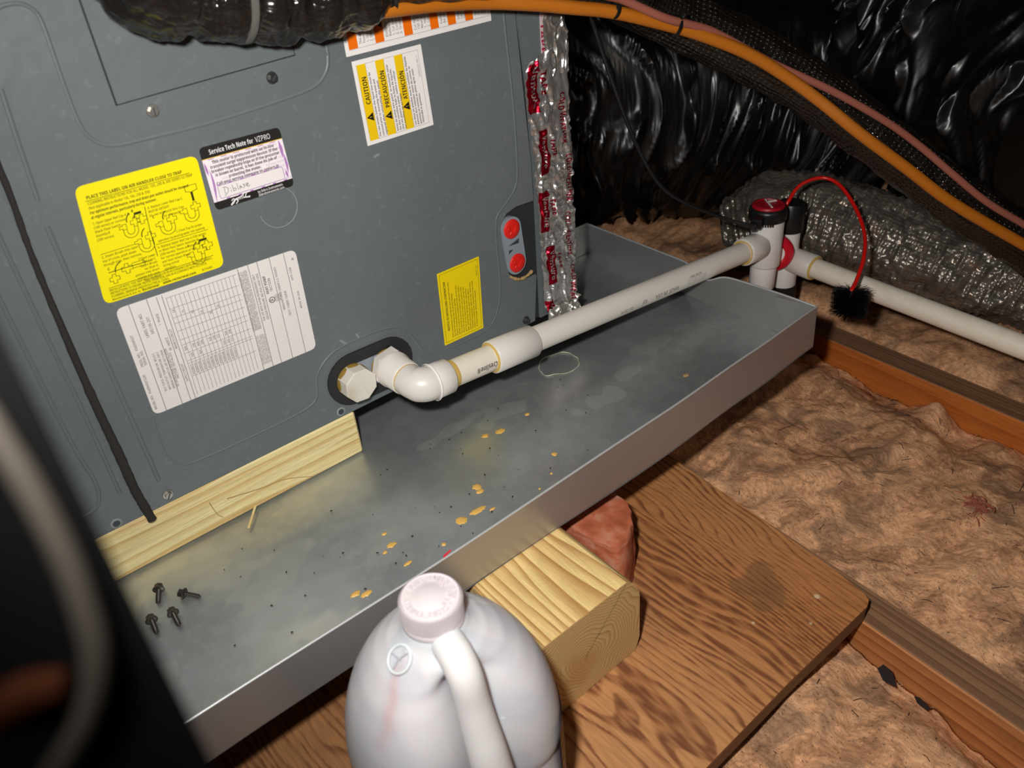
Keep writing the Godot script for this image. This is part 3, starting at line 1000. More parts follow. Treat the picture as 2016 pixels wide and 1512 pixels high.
func build_joists() -> void:
	var words := ["", "brown ceiling joist running out from under the plywood corner, between two insulation batts", "orange-sided ceiling joist beyond the pan corner, its grey-brown top below the long white pipe"]
	for which in [1, 2]:
		var o := thing("attic_joist", words[which], "joist", Vector3.ZERO, "ceiling joists")
		var z0 := -2.4
		var z1 := 0.9
		var mid := (z0 + z1) * 0.5
		var xf := Transform3D(Basis(Vector3.UP, -atan(0.08)), Vector3(joist_edge(which, mid) - 0.019, JOIST_Y - 0.0715, mid))
		var b := MB.new()
		b.box(Vector3(0.0385, 0.139, z1 - z0), xf, 0.0015)
		part("timber", b, M.joist_wood if which == 1 else M.joist_orange, o)
		var t := MB.new()
		t.box(Vector3(0.036, 0.0018, z1 - z0), Transform3D(xf.basis, xf.origin + Vector3(0, 0.0700, 0)), 0.0006)
		part("weathered_top", t, M.joist_top, o, "dusty weathered upper face")

func batt(label: String, x0: Callable, x1: Callable, z0: float, z1: float, nu: int, nv: int, hf: Callable, uvo: Vector2, strands: int, seed_no: int) -> Node3D:
	var o := thing("insulation_batt", label, "insulation", Vector3.ZERO, "pink fiberglass batts between the joists")
	var p := PackedVector3Array()
	var height := func(x: float, z: float, u: float) -> float:
		var a: float = n2(x * 6.0 + 9.0, z * 7.0) * 0.008 + n2(x * 14.0, z * 20.0) * 0.0026
		var wx: float = x + n2(x * 14.0, z * 14.0 + 5.0) * 0.02
		var fold: float = 1.0 - absf(n2(wx * 13.0 + 40.0, z * 17.0))
		a += pow(fold, 12.0) * -0.0022 + n2(wx * 38.0, z * 60.0) * 0.0011 + n2(wx * 110.0, z * 160.0) * 0.0005
		return hf.call(u, z) + a
	for b in nv:
		var z := lerpf(z1, z0, float(b) / (nv - 1))
		for a in nu:
			var u := float(a) / (nu - 1)
			var x: float = lerpf(x0.call(z), x1.call(z), u)
			p.append(Vector3(x, height.call(x, z, u), z))
	# skirts down to the ceiling below
	var q := PackedVector3Array()
	for b in nv:
		var l := p[b * nu]
		q.append(Vector3(l.x, -0.16, l.z))
		for a in nu: q.append(p[b * nu + a])
		var r := p[b * nu + nu - 1]
		q.append(Vector3(r.x, -0.16, r.z))
	var m := MB.new()
	m.grid(nu + 2, nv, q, func(u, v): return Vector2.ZERO)
	for k in m.v.size(): m.t[k] = Vector2(m.v[k].x, m.v[k].z) / 0.6 + uvo
	part("fiber_mat", m, M.fiberglass, o)
	# loose strands and grit lying on it
	var r := RandomNumberGenerator.new()
	r.seed = seed_no
	var s := MB.new()
	for k in strands:
		var u := r.randf_range(0.03, 0.97)
		var z := r.randf_range(z0 + 0.02, z1 - 0.02)
		var x: float = lerpf(x0.call(z), x1.call(z), u)
		var a := r.randf() * TAU
		var l := r.randf_range(0.001, 0.009) * (2.0 if r.randf() < 0.12 else 0.7)
		var path := []
		for e in 3:
			var xx := x + cos(a) * l * (e - 1) + (0.2 * l if e == 1 else 0.0)
			var zz := z + sin(a) * l * (e - 1)
			var uu: float = clampf((xx - x0.call(zz)) / (x1.call(zz) - x0.call(zz)), 0.0, 1.0)
			path.append(Vector3(xx, height.call(xx, zz, uu) + 0.0006, zz))
		s.tube(PackedVector3Array(path), func(_t, _a): return 0.0004, 4, true)
	part("loose_strands", s, M.fiber_dark, o).set_meta("kind", "stuff")
	return o

func build_batts() -> void:
	var h1 := func(u: float, z: float) -> float:
		var h := -0.030 - 0.030 * smoothstep(0.72, 1.0, u) - 0.004 * smoothstep(0.2, 0.0, u)
		h -= 0.010 * smoothstep(-0.42, -0.20, z) * smoothstep(0.7, 1.0, u)
		h += 0.026 * exp(-pow((u - 0.96) / 0.05, 2.0) - pow((z + 0.305) / 0.022, 2.0))
		h += 0.018 * exp(-pow((u - 0.93) / 0.08, 2.0) - pow((z + 0.22) / 0.03, 2.0))
		return h
	var b1 := batt("wide pinkish brown insulation batt to the right of the plywood, between the two joists", func(z): return joist_edge(1, z) + 0.002, func(z): return joist_edge(2, z) - 0.0408, -0.95, 0.10, 150, 330, h1, Vector2(-0.85, 0.9), 200, 3)
	# a torn reddish patch
	var rp := MB.new()
	var r := RandomNumberGenerator.new()
	r.seed = 9
	for k in 120:
		var a := r.randf() * TAU
		var d := Vector2(r.randfn() * 0.008, r.randfn() * 0.006)
		var c := Vector3(0.735 + d.x, -0.028 + r.randf() * 0.004, -0.190 + d.y)
		var l := r.randf_range(0.003, 0.008)
		rp.tube(PackedVector3Array([c - Vector3(cos(a), 0.1, sin(a)) * l, c + Vector3(0, 0.002, 0), c + Vector3(cos(a), 0.1, sin(a)) * l]), func(_t, _a): return 0.0006, 5)
	part("red_fibers", rp, M.fiber_red, b1, "small tuft of reddish fibers").set_meta("kind", "stuff")
	var h2 := func(u: float, z: float) -> float: return -0.018 - 0.02 * smoothstep(0.06, 0.0, u)
	batt("dim brown insulation batt under the long white drain pipe, beyond the orange joist", func(z): return joist_edge(2, z) + 0.002, func(z): return joist_edge(2, z) + 0.62, -1.5, 0.0, 150, 330, h2, Vector2(-1.55, 1.2), 160, 5)
	var h3 := func(u: float, z: float) -> float:
		var h := -0.042 + 0.012 * exp(-pow((u - 0.80) / 0.12, 2.0) - pow((z + 0.09) / 0.05, 2.0))
		h -= smoothstep(0.86, 1.0, u) * (0.012 + 0.030 * smoothstep(-0.19, -0.03, z))
		return h
	var b3 := batt("insulation batt in front of the plywood's front edge, left of the brown joist", func(z): return joist_edge(1, z) - 0.40, func(z): return joist_edge(1, z) - 0.0408, -0.5, 0.12, 150, 260, h3, Vector2(-0.2, 0.6), 160, 7)
	# scraps of dark facing caught against the joist
	for s in [[Vector3(0.4930, -0.0395, -0.150), 0.5, 0.013], [Vector3(0.4960, -0.0490, -0.118), 1.2, 0.011]]:
		var m := MB.new()
		m.prism(PackedVector2Array([Vector2(-0.5, -0.7), Vector2(0.6, -0.55), Vector2(0.75, 0.25), Vector2(0.15, 0.9), Vector2(-0.55, 0.5)]), -0.02, 0.02, Transform3D(Basis.from_euler(Vector3(-0.9, s[1], 0.2)).scaled(Vector3.ONE * s[2]), s[0]))
		part("facing_scrap", m, M.backing_dark, b3, "scrap of dark facing paper")

# ------------------------------------------------------------------ black flexible ducts
func duct_mesh(pts: Array, per: int, segs: int, r: float, amp: float, along: float, off: float, sag := 0.0) -> MB:
	var b := MB.new()
	var path := smooth_path(pts, per)
	var total := 0.0
	for k in range(1, path.size()): total += path[k].distance_to(path[k - 1])
	b.tube(path, func(t, a):
		var s: float = t * total
		var ca := cos(a) * 1.0
		var sa := sin(a) * 1.0
		var w: float = noise.get_noise_3d(ca * 0.9 + off, sa * 0.9, s * 3.0) * 0.05
		var q: float = s + w
		var f1: float = 1.0 - absf(noise.get_noise_3d(ca * 0.5 + off, sa * 0.5, q * along))
		var f2: float = 1.0 - absf(noise.get_noise_3d(ca * 1.0 + off + 9.0, sa * 1.0, q * along * 1.9))
		var f3: float = 1.0 - absf(noise.get_noise_3d(ca * 2.2 + off + 19.0, sa * 2.2, q * along * 4.0))
		var here: float = smoothstep(-0.05, 0.45, noise.get_noise_3d(ca * 2.4 + 40.0, sa * 2.4 + off, q * 16.0))
		return r + amp * (pow(f1, 3.0) * (0.5 + 0.8 * here) + pow(f2, 4.0) * 0.42 * here + pow(f3, 4.0) * 0.05 + noise.get_noise_3d(ca, sa + off, s * 5.0) * 0.5), segs, true, 1.0)
	return b

func build_ducts() -> void:
	var a := duct_mesh([Vector3(0.775, 0.225, -1.150), Vector3(0.90, 0.225, -1.085), Vector3(1.04, 0.22, -1.02), Vector3(1.20, 0.205, -0.95), Vector3(1.32, 0.17, -0.89), Vector3(1.40, 0.12, -0.84), Vector3(1.47, 0.09, -0.75)], 110, 150, 0.205, 0.018, 21.0, 3.0)
	var o := thing("flexible_duct", "big wrinkled black plastic duct directly right of the foil tape, behind the thin black wire", "duct", Vector3.ZERO, "black flexible ducts")
	part("plastic_jacket", a, M.duct_plastic, o)
	var b := duct_mesh([Vector3(1.45, 0.60, -1.75), Vector3(1.53, 0.46, -1.40), Vector3(1.56, 0.36, -1.05), Vector3(1.565, 0.30, -0.80), Vector3(1.515, 0.24, -0.60), Vector3(1.43, 0.215, -0.44), Vector3(1.36, 0.20, -0.30)], 130, 170, 0.215, 0.026, 12.0, 17.0)
	o = thing("flexible_duct", "wrinkled black plastic duct bending down above the pink and orange cables", "duct", Vector3.ZERO, "black flexible ducts")
	part("plastic_jacket", b, M.duct_plastic, o)
	# the silvery grey duct lying on the batt
	var c := MB.new()
	var path := smooth_path([Vector3(0.985, 0.075, -0.700), Vector3(1.012, 0.092, -0.645), Vector3(1.039, 0.095, -0.587), Vector3(1.060, 0.083, -0.515), Vector3(1.089, 0.060, -0.414), Vector3(1.120, 0.036, -0.309), Vector3(1.142, 0.017, -0.201), Vector3(1.16, 0.0, -0.05)], 46)
	c.tube(path, func(t, an):
		var rib: float = absf(sin(t * 240.0)) * 0.0016
		var cr: float = noise.get_noise_3d(cos(an) * 3.0, sin(an) * 3.0, t * 60.0) * 0.0030 + noise.get_noise_3d(cos(an), sin(an), t * 9.0) * 0.006
		var fit: float = smoothstep(0.0, 0.10, t)
		return (0.040 + 0.026 * fit) * lerpf(1.0, 0.60, smoothstep(0.25, 0.78, t)) + rib + cr, 110, true, 1.0)
	for k in c.t.size(): c.t[k] = Vector2(c.t[k].x * 6.0, c.t[k].y * 15.0)
	o = thing("silver_duct", "silvery grey ribbed duct with a reinforced shiny jacket behind the red brush wire", "duct")
	part("reinforced_jacket", c, M.foil_duct, o)

# ------------------------------------------------------------------ air handler
func sticker(called: String, q: Array, r: float, im: Image, o: Node3D, label: String) -> void:
	# q: top left, top right, bottom right, bottom left on the front
	var poly := rounded([q[0], q[3], q[2], q[1]], r)
	var uv := PackedVector2Array()
	for p in poly:
		# invert the bilinear patch by a few steps
		var u := 0.5
		var v := 0.5
		for k in 8:
			var a: Vector2 = q[0].lerp(q[1], u)
			var b: Vector2 = q[3].lerp(q[2], u)
			var e: Vector2 = p - a.lerp(b, v)
			var du: Vector2 = (q[1] - q[0]).lerp(q[2] - q[3], v)
			var dv: Vector2 = b - a
			var det := du.x * dv.y - du.y * dv.x
			u += (e.x * dv.y - e.y * dv.x) / det
			v += (du.x * e.y - du.y * e.x) / det
		uv.append(Vector2(u, v))
	var m := MB.new()
	m.prism(poly, AHU_Z - 0.0002, AHU_Z + 0.00035, Transform3D(), false, uv)
	var mt := mat(called + "_print", Color.WHITE, 0.42)
	im.convert(Image.FORMAT_RGB8)
	mt.albedo_texture = tex(im)
	mt.texture_repeat = false
	part(called, m, mt, o, label)

func bead(pts: Array, o: Node3D, r := 0.0022, closed := false) -> void:
	var p := pts.map(func(q): return Vector3(q.x, q.y, AHU_Z - 0.0013))
	if closed: p.append(p[0])
	var m := MB.new()
	m.tube(smooth_path(p, 5), func(_t, _a): return r, 10)
	part("stamped_bead", m, M.cabinet_paint, o)

func screw_head(x: float, y: float, material, o: Node3D, r := 0.0043, turn := 0.3) -> void:
	var m := MB.new()
	var xf := axis_xf(Vector3(x, y, AHU_Z), Vector3(0, 0, 1))
	m.lathe([Vector2(0.0, 0.0016), Vector2(r, 0.0014), Vector2(r * 1.08, 0.0006), Vector2(r, -0.0004)], 24, xf)
	var hexa := PackedVector2Array()
	for k in 6: hexa.append(Vector2.from_angle(turn + TAU * k / 6) * r * 0.74)
	m.prism(hexa, 0.001, 0.0042, Transform3D(Basis(), Vector3(x, y, AHU_Z)))
	var s := part("screw", m, material, o)
	var g := MB.new()
	g.box(Vector3(r * 1.2, r * 0.2, 0.0006), Transform3D(Basis(Vector3(0, 0, 1), turn + 0.6), Vector3(x, y, AHU_Z + 0.0043)), 0.0001)
	part("slot", g, M.port_dark, s)

func build_air_handler() -> void:
	var o := thing("air_handler", "tall grey steel air handler cabinet standing in the drain pan, covered with stickers", "air handler")
	var b := MB.new()
	b.box(Vector3(0.9575, 1.10, 0.62), Transform3D(Basis(), Vector3(0.07875, 0.7005, -0.9095)), 0.002)
	part("cabinet", b, M.cabinet_paint, o)
	# the front: left door, main door with a notch for the upper drain ports
	b = MB.new()
	b.prism(PackedVector2Array([Vector2(-0.40, 0.1515), Vector2(0.0550, 0.1515), Vector2(0.0545, 0.26), Vector2(0.0555, 0.36), Vector2(0.058, 0.45), Vector2(0.060, 1.2), Vector2(-0.40, 1.2)]), -0.5998, AHU_Z)
	part("door", b, M.cabinet_paint, o)
	b = MB.new()
	var notch := [Vector2(0.5036, 0.2888), Vector2(0.4800, 0.2895), Vector2(0.4665, 0.2860), Vector2(0.4582, 0.2765), Vector2(0.4568, 0.2600), Vector2(0.4590, 0.2400), Vector2(0.4630, 0.2210), Vector2(0.4710, 0.2105), Vector2(0.4820, 0.2070), Vector2(0.5006, 0.2058)]
	var door := PackedVector2Array([Vector2(0.4936, 0.1515), Vector2(0.0585, 0.1515), Vector2(0.0580, 0.26), Vector2(0.0590, 0.36), Vector2(0.0615, 0.45), Vector2(0.0635, 1.2), Vector2(0.4900, 1.2), Vector2(0.4975, 0.47), Vector2(0.5040, 0.3257)])
	for p in notch: door.append(p)
	b.prism(door, -0.5998, AHU_Z)
	part("door", b, M.cabinet_paint, o)
	b = MB.new()
	b.prism(PackedVector2Array([Vector2(0.5025, 0.1515), Vector2(0.5070, 0.30), Vector2(0.5055, 0.40), Vector2(0.5000, 0.47), Vector2(0.4960, 1.2), Vector2(0.5570, 1.2), Vector2(0.5570, 0.1515)]), -0.5998, -0.5966)
	part("corner_post", b, M.cabinet_paint, o)
	b = MB.new()
	b.prism(PackedVector2Array([Vector2(0.1427, 1.1), Vector2(0.1431, 0.4666), Vector2(0.2773, 0.4731), Vector2(0.2776, 1.1)]), AHU_Z - 0.0005, AHU_Z + 0.0013)
	part("access_plate", b, M.cabinet_paint, o)
	b = MB.new()
	b.prism(PackedVector2Array([Vector2(0.1417, 1.1), Vector2(0.1420, 0.4656), Vector2(0.2784, 0.4720), Vector2(0.2787, 1.1)]), AHU_Z - 0.0005, AHU_Z + 0.0003)
	part("plate_gap", b, M.cabinet_dark, o)
	# stamped relief
	bead([Vector2(0.0800, 0.70), Vector2(0.0824, 0.5230), Vector2(0.0884, 0.5296), Vector2(0.0984, 0.5336), Vector2(0.1085, 0.5337), Vector2(0.1150, 0.5290), Vector2(0.1170, 0.5200), Vector2(0.1161, 0.4901), Vector2(0.1160, 0.4646), Vector2(0.1180, 0.4530), Vector2(0.1240, 0.4450), Vector2(0.1340, 0.4412), Vector2(0.1585, 0.4405), Vector2(0.2035, 0.4404), Vector2(0.2618, 0.4437), Vector2(0.2891, 0.4473), Vector2(0.3016, 0.4560), Vector2(0.3055, 0.4667), Vector2(0.3060, 0.4795), Vector2(0.3060, 0.60)], o, 0.0020)
	bead([Vector2(0.0805, 0.4899), Vector2(0.0775, 0.4550), Vector2(0.0748, 0.4196)], o)
	bead([Vector2(0.0735, 0.4016), Vector2(0.0738, 0.3020), Vector2(0.0748, 0.1763)], o, 0.0024)
	bead([Vector2(0.0449, 0.4300), Vector2(0.0450, 0.3210), Vector2(0.0455, 0.2653), Vector2(0.0445, 0.1814)], o)
	bead([Vector2(0.0293, 0.4070), Vector2(0.0293, 0.2504), Vector2(0.0320, 0.2053), Vector2(0.0300, 0.1876), Vector2(0.0240, 0.1780), Vector2(0.0101, 0.1750)], o)
	bead([Vector2(0.0890, 0.2350), Vector2(0.0872, 0.2051), Vector2(0.0885, 0.1923), Vector2(0.0962, 0.1816), Vector2(0.1091, 0.1773), Vector2(0.1602, 0.1755), Vector2(0.2080, 0.1765), Vector2(0.2250, 0.1830), Vector2(0.2310, 0.2045), Vector2(0.2480, 0.2190), Vector2(0.2700, 0.2225), Vector2(0.3076, 0.2212), Vector2(0.3300, 0.2096), Vector2(0.3464, 0.1796), Vector2(0.3670, 0.1702), Vector2(0.3996, 0.1676), Vector2(0.4309, 0.1706), Vector2(0.4455, 0.1904), Vector2(0.4506, 0.2205), Vector2(0.4511, 0.2628), Vector2(0.4546, 0.2858), Vector2(0.4680, 0.2967), Vector2(0.4812, 0.3086), Vector2(0.4861, 0.3276), Vector2(0.4873, 0.3913), Vector2(0.4846, 0.4711), Vector2(0.483, 0.60)], o, 0.0018)
	# knockout: a lightly cut circle
	b = MB.new()
	b.tube(PackedVector3Array(arc_pts(Vector2(0.2354, 0.3650), 0.0165, -PI * 0.95, PI * 0.32, 30).map(func(p): return Vector3(p.x, p.y, AHU_Z + 0.0000))), func(_t, _a): return 0.00045, 6)
	part("knockout_ring", b, M.scratch_white, o)
	# screws and empty screw holes
	for s in [[0.1642, 0.4574, M.screw_steel, 0.9], [0.2558, 0.4606, M.screw_dark, 0.2], [0.0768, 0.1602, M.screw_steel, 0.4], [0.4803, 0.1581, M.screw_dark, 0.7]]:
		screw_head(s[0], s[1], s[2], o, 0.0042, s[3])
	for s in [[0.0327, 0.1560], [0.2451, 0.1572]]:
		b = MB.new()
		b.lathe([Vector2(0.0024, 0.0002), Vector2(0.0044, 0.0003), Vector2(0.0047, 0.0)], 20, axis_xf(Vector3(s[0], s[1], AHU_Z), Vector3(0, 0, 1)))
		var ring := part("screw_hole", b, M.scratch_white, o, "empty screw hole with chipped paint round it")
		b = MB.new()
		b.lathe([Vector2(0.0, 0.00025), Vector2(0.0030, 0.00025)], 16, axis_xf(Vector3(s[0], s[1], AHU_Z), Vector3(0, 0, 1)))
		part("hole", b, M.port_dark, ring)
	# foam strip squeezed out of the joint
	b = MB.new()
	b.tube(smooth_path([Vector3(0.0625, 0.56, -0.5958), Vector3(0.0615, 0.4439, -0.5956), Vector3(0.0578, 0.3874, -0.5955), Vector3(0.0560, 0.3310, -0.5954), Vector3(0.0552, 0.2698, -0.5950), Vector3(0.0555, 0.2181, -0.5946), Vector3(0.0552, 0.1810, -0.5940), Vector3(0.0566, 0.1600, -0.5938), Vector3(0.0578, 0.1456, -0.5935)], 10), func(t, _a): return 0.0021 + 0.0017 * smoothstep(0.35, 0.9, t) + n2(t * 60.0, 3.0) * 0.0003, 10)
	part("foam_strip", b, M.foam_black, o)
	# stickers
	sticker("trap_sticker", [Vector2(0.0982, 0.4216), Vector2(0.1842, 0.4211), Vector2(0.1800, 0.3338), Vector2(0.0882, 0.3362)], 0.006, yellow_print(), o, "square yellow instruction sticker with small trap drawings")
	sticker("service_sticker", [Vector2(0.1872, 0.4252), Vector2(0.2520, 0.4249), Vector2(0.2528, 0.3780), Vector2(0.1866, 0.3775)], 0.004, tech_print(), o, "black, white and purple service note sticker")
	sticker("rating_sticker", [Vector2(0.0932, 0.3302), Vector2(0.2402, 0.3270), Vector2(0.2369, 0.2322), Vector2(0.0907, 0.2352)], 0.006, rating_print(), o, "large white rating plate sticker with a ruled table")
	sticker("caution_sticker", [Vector2(0.3246, 0.4586), Vector2(0.3922, 0.4597), Vector2(0.3941, 0.3924), Vector2(0.3253, 0.3911)], 0.0006, caution_print(), o, "white caution sticker with three yellow bars")
	sticker("warning_sticker", [Vector2(0.3214, 0.4891), Vector2(0.4687, 0.4939), Vector2(0.4697, 0.4652), Vector2(0.3210, 0.4628)], 0.0006, orange_print(), o, "white warning sticker with orange bars under the orange cable")
	sticker("drain_sticker", [Vector2(0.3744, 0.2536), Vector2(0.4266, 0.2539), Vector2(0.4219, 0.1734), Vector2(0.3714, 0.1740)], 0.0006, small_print(), o, "small upright yellow sticker above the drain pipe")
	# upper drain ports with red plugs, in the notch
	b = MB.new()
	b.prism(PackedVector2Array([Vector2(0.4560, 0.2040), Vector2(0.4870, 0.2040), Vector2(0.4850, 0.1520), Vector2(0.5040, 0.1520), Vector2(0.5090, 0.32), Vector2(0.5020, 0.47), Vector2(0.4980, 1.19), Vector2(0.4840, 1.19), Vector2(0.4940, 0.2905), Vector2(0.4560, 0.2915)]), -0.5999, -0.5992)
	part("notch_back", b, M.cabinet_dark, o)
	b = MB.new()
	b.prism(oblong(Vector2(0.4705, 0.2690), Vector2(0.4737, 0.2300), 0.0128), -0.5994, -0.5945, Transform3D(), true)
	var port := part("drain_port_plate", b, M.port_plastic, o, "light grey oblong plate with two red plugs")
	for p in [[Vector2(0.4705, 0.2690), 0.3], [Vector2(0.4740, 0.2300), 1.4]]:
		b = MB.new()
		var at := Vector3(p[0].x, p[0].y, -0.5945)
		b.lathe([Vector2(0.0, 0.0006), Vector2(0.0040, 0.0006), Vector2(0.0042, 0.0016), Vector2(0.0095, 0.0017), Vector2(0.0102, 0.0010), Vector2(0.0102, -0.0005)], 28, axis_xf(at, Vector3(0, 0, 1)))
		for k in 5:
			b.box(Vector3(0.0030, 0.0016, 0.0012), Transform3D(Basis(Vector3(0, 0, 1), p[1] + k * TAU / 5), at + Vector3(cos(p[1] + k * TAU / 5), sin(p[1] + k * TAU / 5), 0) * 0.0045 + Vector3(0, 0, 0.0018)), 0.0003)
		part("red_plug", b, M.plug_red, port)
	for s in [[Vector2(0.4650, 0.2520), Vector2(0.4790, 0.2560), Vector2(0.4780, 0.2510)], [Vector2(0.4650, 0.2470), Vector2(0.4700, 0.2465), Vector2(0.4640, 0.2430)]]:
		b = MB.new()
		b.prism(PackedVector2Array(s), -0.5945, -0.5941)
		part("moulded_recess", b, M.port_dark, port)
	b = MB.new()
	b.tube(smooth_path([Vector3(0.4640, 0.2172, -0.5955), Vector3(0.4720, 0.2118, -0.5945), Vector3(0.4800, 0.2100, -0.5940), Vector3(0.4880, 0.2110, -0.5945), Vector3(0.4940, 0.2125, -0.5955)], 6), func(t, _a): return 0.0018 + n2(t * 20.0, 1.0) * 0.0006, 8)
	part("tan_foam", b, M.foam_tan, o)
	# oblong gasket round the lower ports
	b = MB.new()
	b.prism(oblong(Vector2(0.2645, 0.1860), Vector2(0.3045, 0.1850), 0.0268), AHU_Z - 0.0005, AHU_Z + 0.0022, Transform3D(), true)
	var gask := part("gasket", b, M.gasket, o, "black oblong foam gasket round the drain ports")
	b = MB.new()
	b.prism(oblong(Vector2(0.2640, 0.1860), Vector2(0.3035, 0.1850), 0.0152), AHU_Z + 0.0015, AHU_Z + 0.0026, Transform3D(), true)
	part("port_face", b, M.port_plastic, gask)
	# capped second port
	var cx := Vector3(0.2635, 0.1860, AHU_Z)
	b = MB.new()
	b.lathe([Vector2(0.0168, 0.0), Vector2(0.0168, 0.006), Vector2(0.0158, 0.0075)], 30, axis_xf(cx, Vector3(0, 0, 1)))
	part("thread_sealant", b, M.sealant, o)
	b = MB.new()
	var oct := PackedVector2Array()
	for k in 8: oct.append(Vector2.from_angle(TAU * (k + 0.35) / 8) * 0.0170)
	b.prism(oct, 0.003, 0.0178, Transform3D(Basis(), cx))
	var oct2 := PackedVector2Array()
	for k in 8: oct2.append(Vector2.from_angle(TAU * (k + 0.35) / 8) * 0.0158)
	b.prism(oct2, 0.016, 0.0188, Transform3D(Basis(), cx))
	b.box(Vector3(0.0006, 0.026, 0.0006), Transform3D(Basis(Vector3(0, 0, 1), 0.35), cx + Vector3(0.001, 0, 0.0188)), 0.0001)
	part("plug_cap", b, M.pvc_dirty, o, "dirty white eight-sided plug")
	build_foil(o)

func build_foil(o: Node3D) -> void:
	# crumpled foil tape pressed over the corner; the older strip shows above it
	var mt := mat("foil_tape", Color.WHITE, 0.24, 0.85)
	mt.albedo_texture = tex(tape_print())
	var mo := mat("foil_old", c8(216, 212, 206), 0.26, 0.85)
	for s in [["foil_tape", [0.1560, 0.4220], 26.0, mt, [[0.1500, 0.5105], [0.1700, 0.5080], [0.20, 0.5085], [0.2677, 0.5088], [0.3225, 0.5066], [0.3532, 0.5061], [0.3931, 0.5013], [0.4130, 0.5030], [0.4300, 0.5130]], 0.0042], ["foil_strip", [0.4050, 0.56], 40.0, mo, [[0.40, 0.5290], [0.56, 0.5340]], 0.0030], ["foil_wad", [0.1180, 0.1610], 60.0, mo, [[0.118, 0.5010], [0.150, 0.5090], [0.17, 0.5130]], 0.0060]]:
		var b := MB.new()
		var nu := 46
		var nv := 230
		var p := PackedVector3Array()
		for k in nv:
			var y: float = lerpf(s[1][0], s[1][1], float(k) / (nv - 1))
			var xl: float = interp(s[4].map(func(q): return q[0]), s[4].map(func(q): return q[1]), y) + n2(y * 90.0, 2.0) * 0.0010
			for a in nu:
				var u := float(a) / (nu - 1)
				var x: float = lerpf(xl, 0.5585 + n2(y * 60.0, 9.0) * 0.0012, minf(u / 0.86, 1.0))
				var yy: float = y + u * (0.018 if s[0] == "foil_tape" and k > nv * 0.5 else 0.0) * smoothstep(0.86, 1.0, float(k) / nv)
				if s[0] == "foil_tape": yy -= u * 0.012 * smoothstep(0.15, 0.0, float(k) / nv)
				var wx: float = x + n2(x * 60.0, y * 40.0) * 0.006
				var wy: float = y + n2(x * 60.0 + 7.0, y * 40.0) * 0.008
				var c1: float = absf(n2(wx * 44.0 + wy * 9.0 + s[2], wy * 13.0))
				var c2: float = absf(n2(wx * 95.0 - wy * 20.0, wy * 40.0 + s[2]))
				var z: float = -0.5955 + (0.0010 + s[5] * (0.75 - c1) + s[5] * 0.35 * (0.6 - c2)) * (0.35 + 0.65 * smoothstep(0.0, 0.1, u))
				if s[0] == "foil_wad": z += 0.004
				z -= maxf(0.0, u - 0.86) * 0.16
				p.append(Vector3(x, yy, maxf(z, -0.5958 if u < 0.86 else -0.65)))
		b.grid(nu, nv, p, func(u, v): return Vector2(u, 1.0 - v * (1.0 if s[0] == "foil_tape" else 0.3)))
		part(s[0], b, s[3], o, "crumpled silver foil tape with red print" if s[0] == "foil_tape" else "")
	# pale printed backing beside the older strip
	var q := MB.new()
	q.prism(PackedVector2Array([Vector2(0.5266, 0.4150), Vector2(0.5384, 0.4150), Vector2(0.5410, 0.56), Vector2(0.5285, 0.56)]), -0.5966, -0.5955)
	var pk := mat("tape_backing", Color.WHITE, 0.4)
	var im := Image.create(64, 512, false, Image.FORMAT_RGBA8)
	im.fill(c8(214, 190, 192))
	for k in 4: write(im, "TAPE", 16, 20 + k * 120, 36, c8(170, 30, 56), true, 90, 3)
	im.convert(Image.FORMAT_RGB8)
	pk.albedo_texture = tex(im)
	pk.uv1_scale = Vector3(75, -6, 1)
	part("tape_backing", q, pk, o, "pale pink printed edge of older tape")

# ------------------------------------------------------------------ drain pan
func pan_right(z: float) -> float:
	return 0.7175 + (-0.384 - z) * 0.058

func pan_floor_y(x: float, z: float) -> float:
	return PAN_Y + (interp(pan_curve_x, pan_low, x) - PAN_Y) * smoothstep(-0.56, -0.384, z)

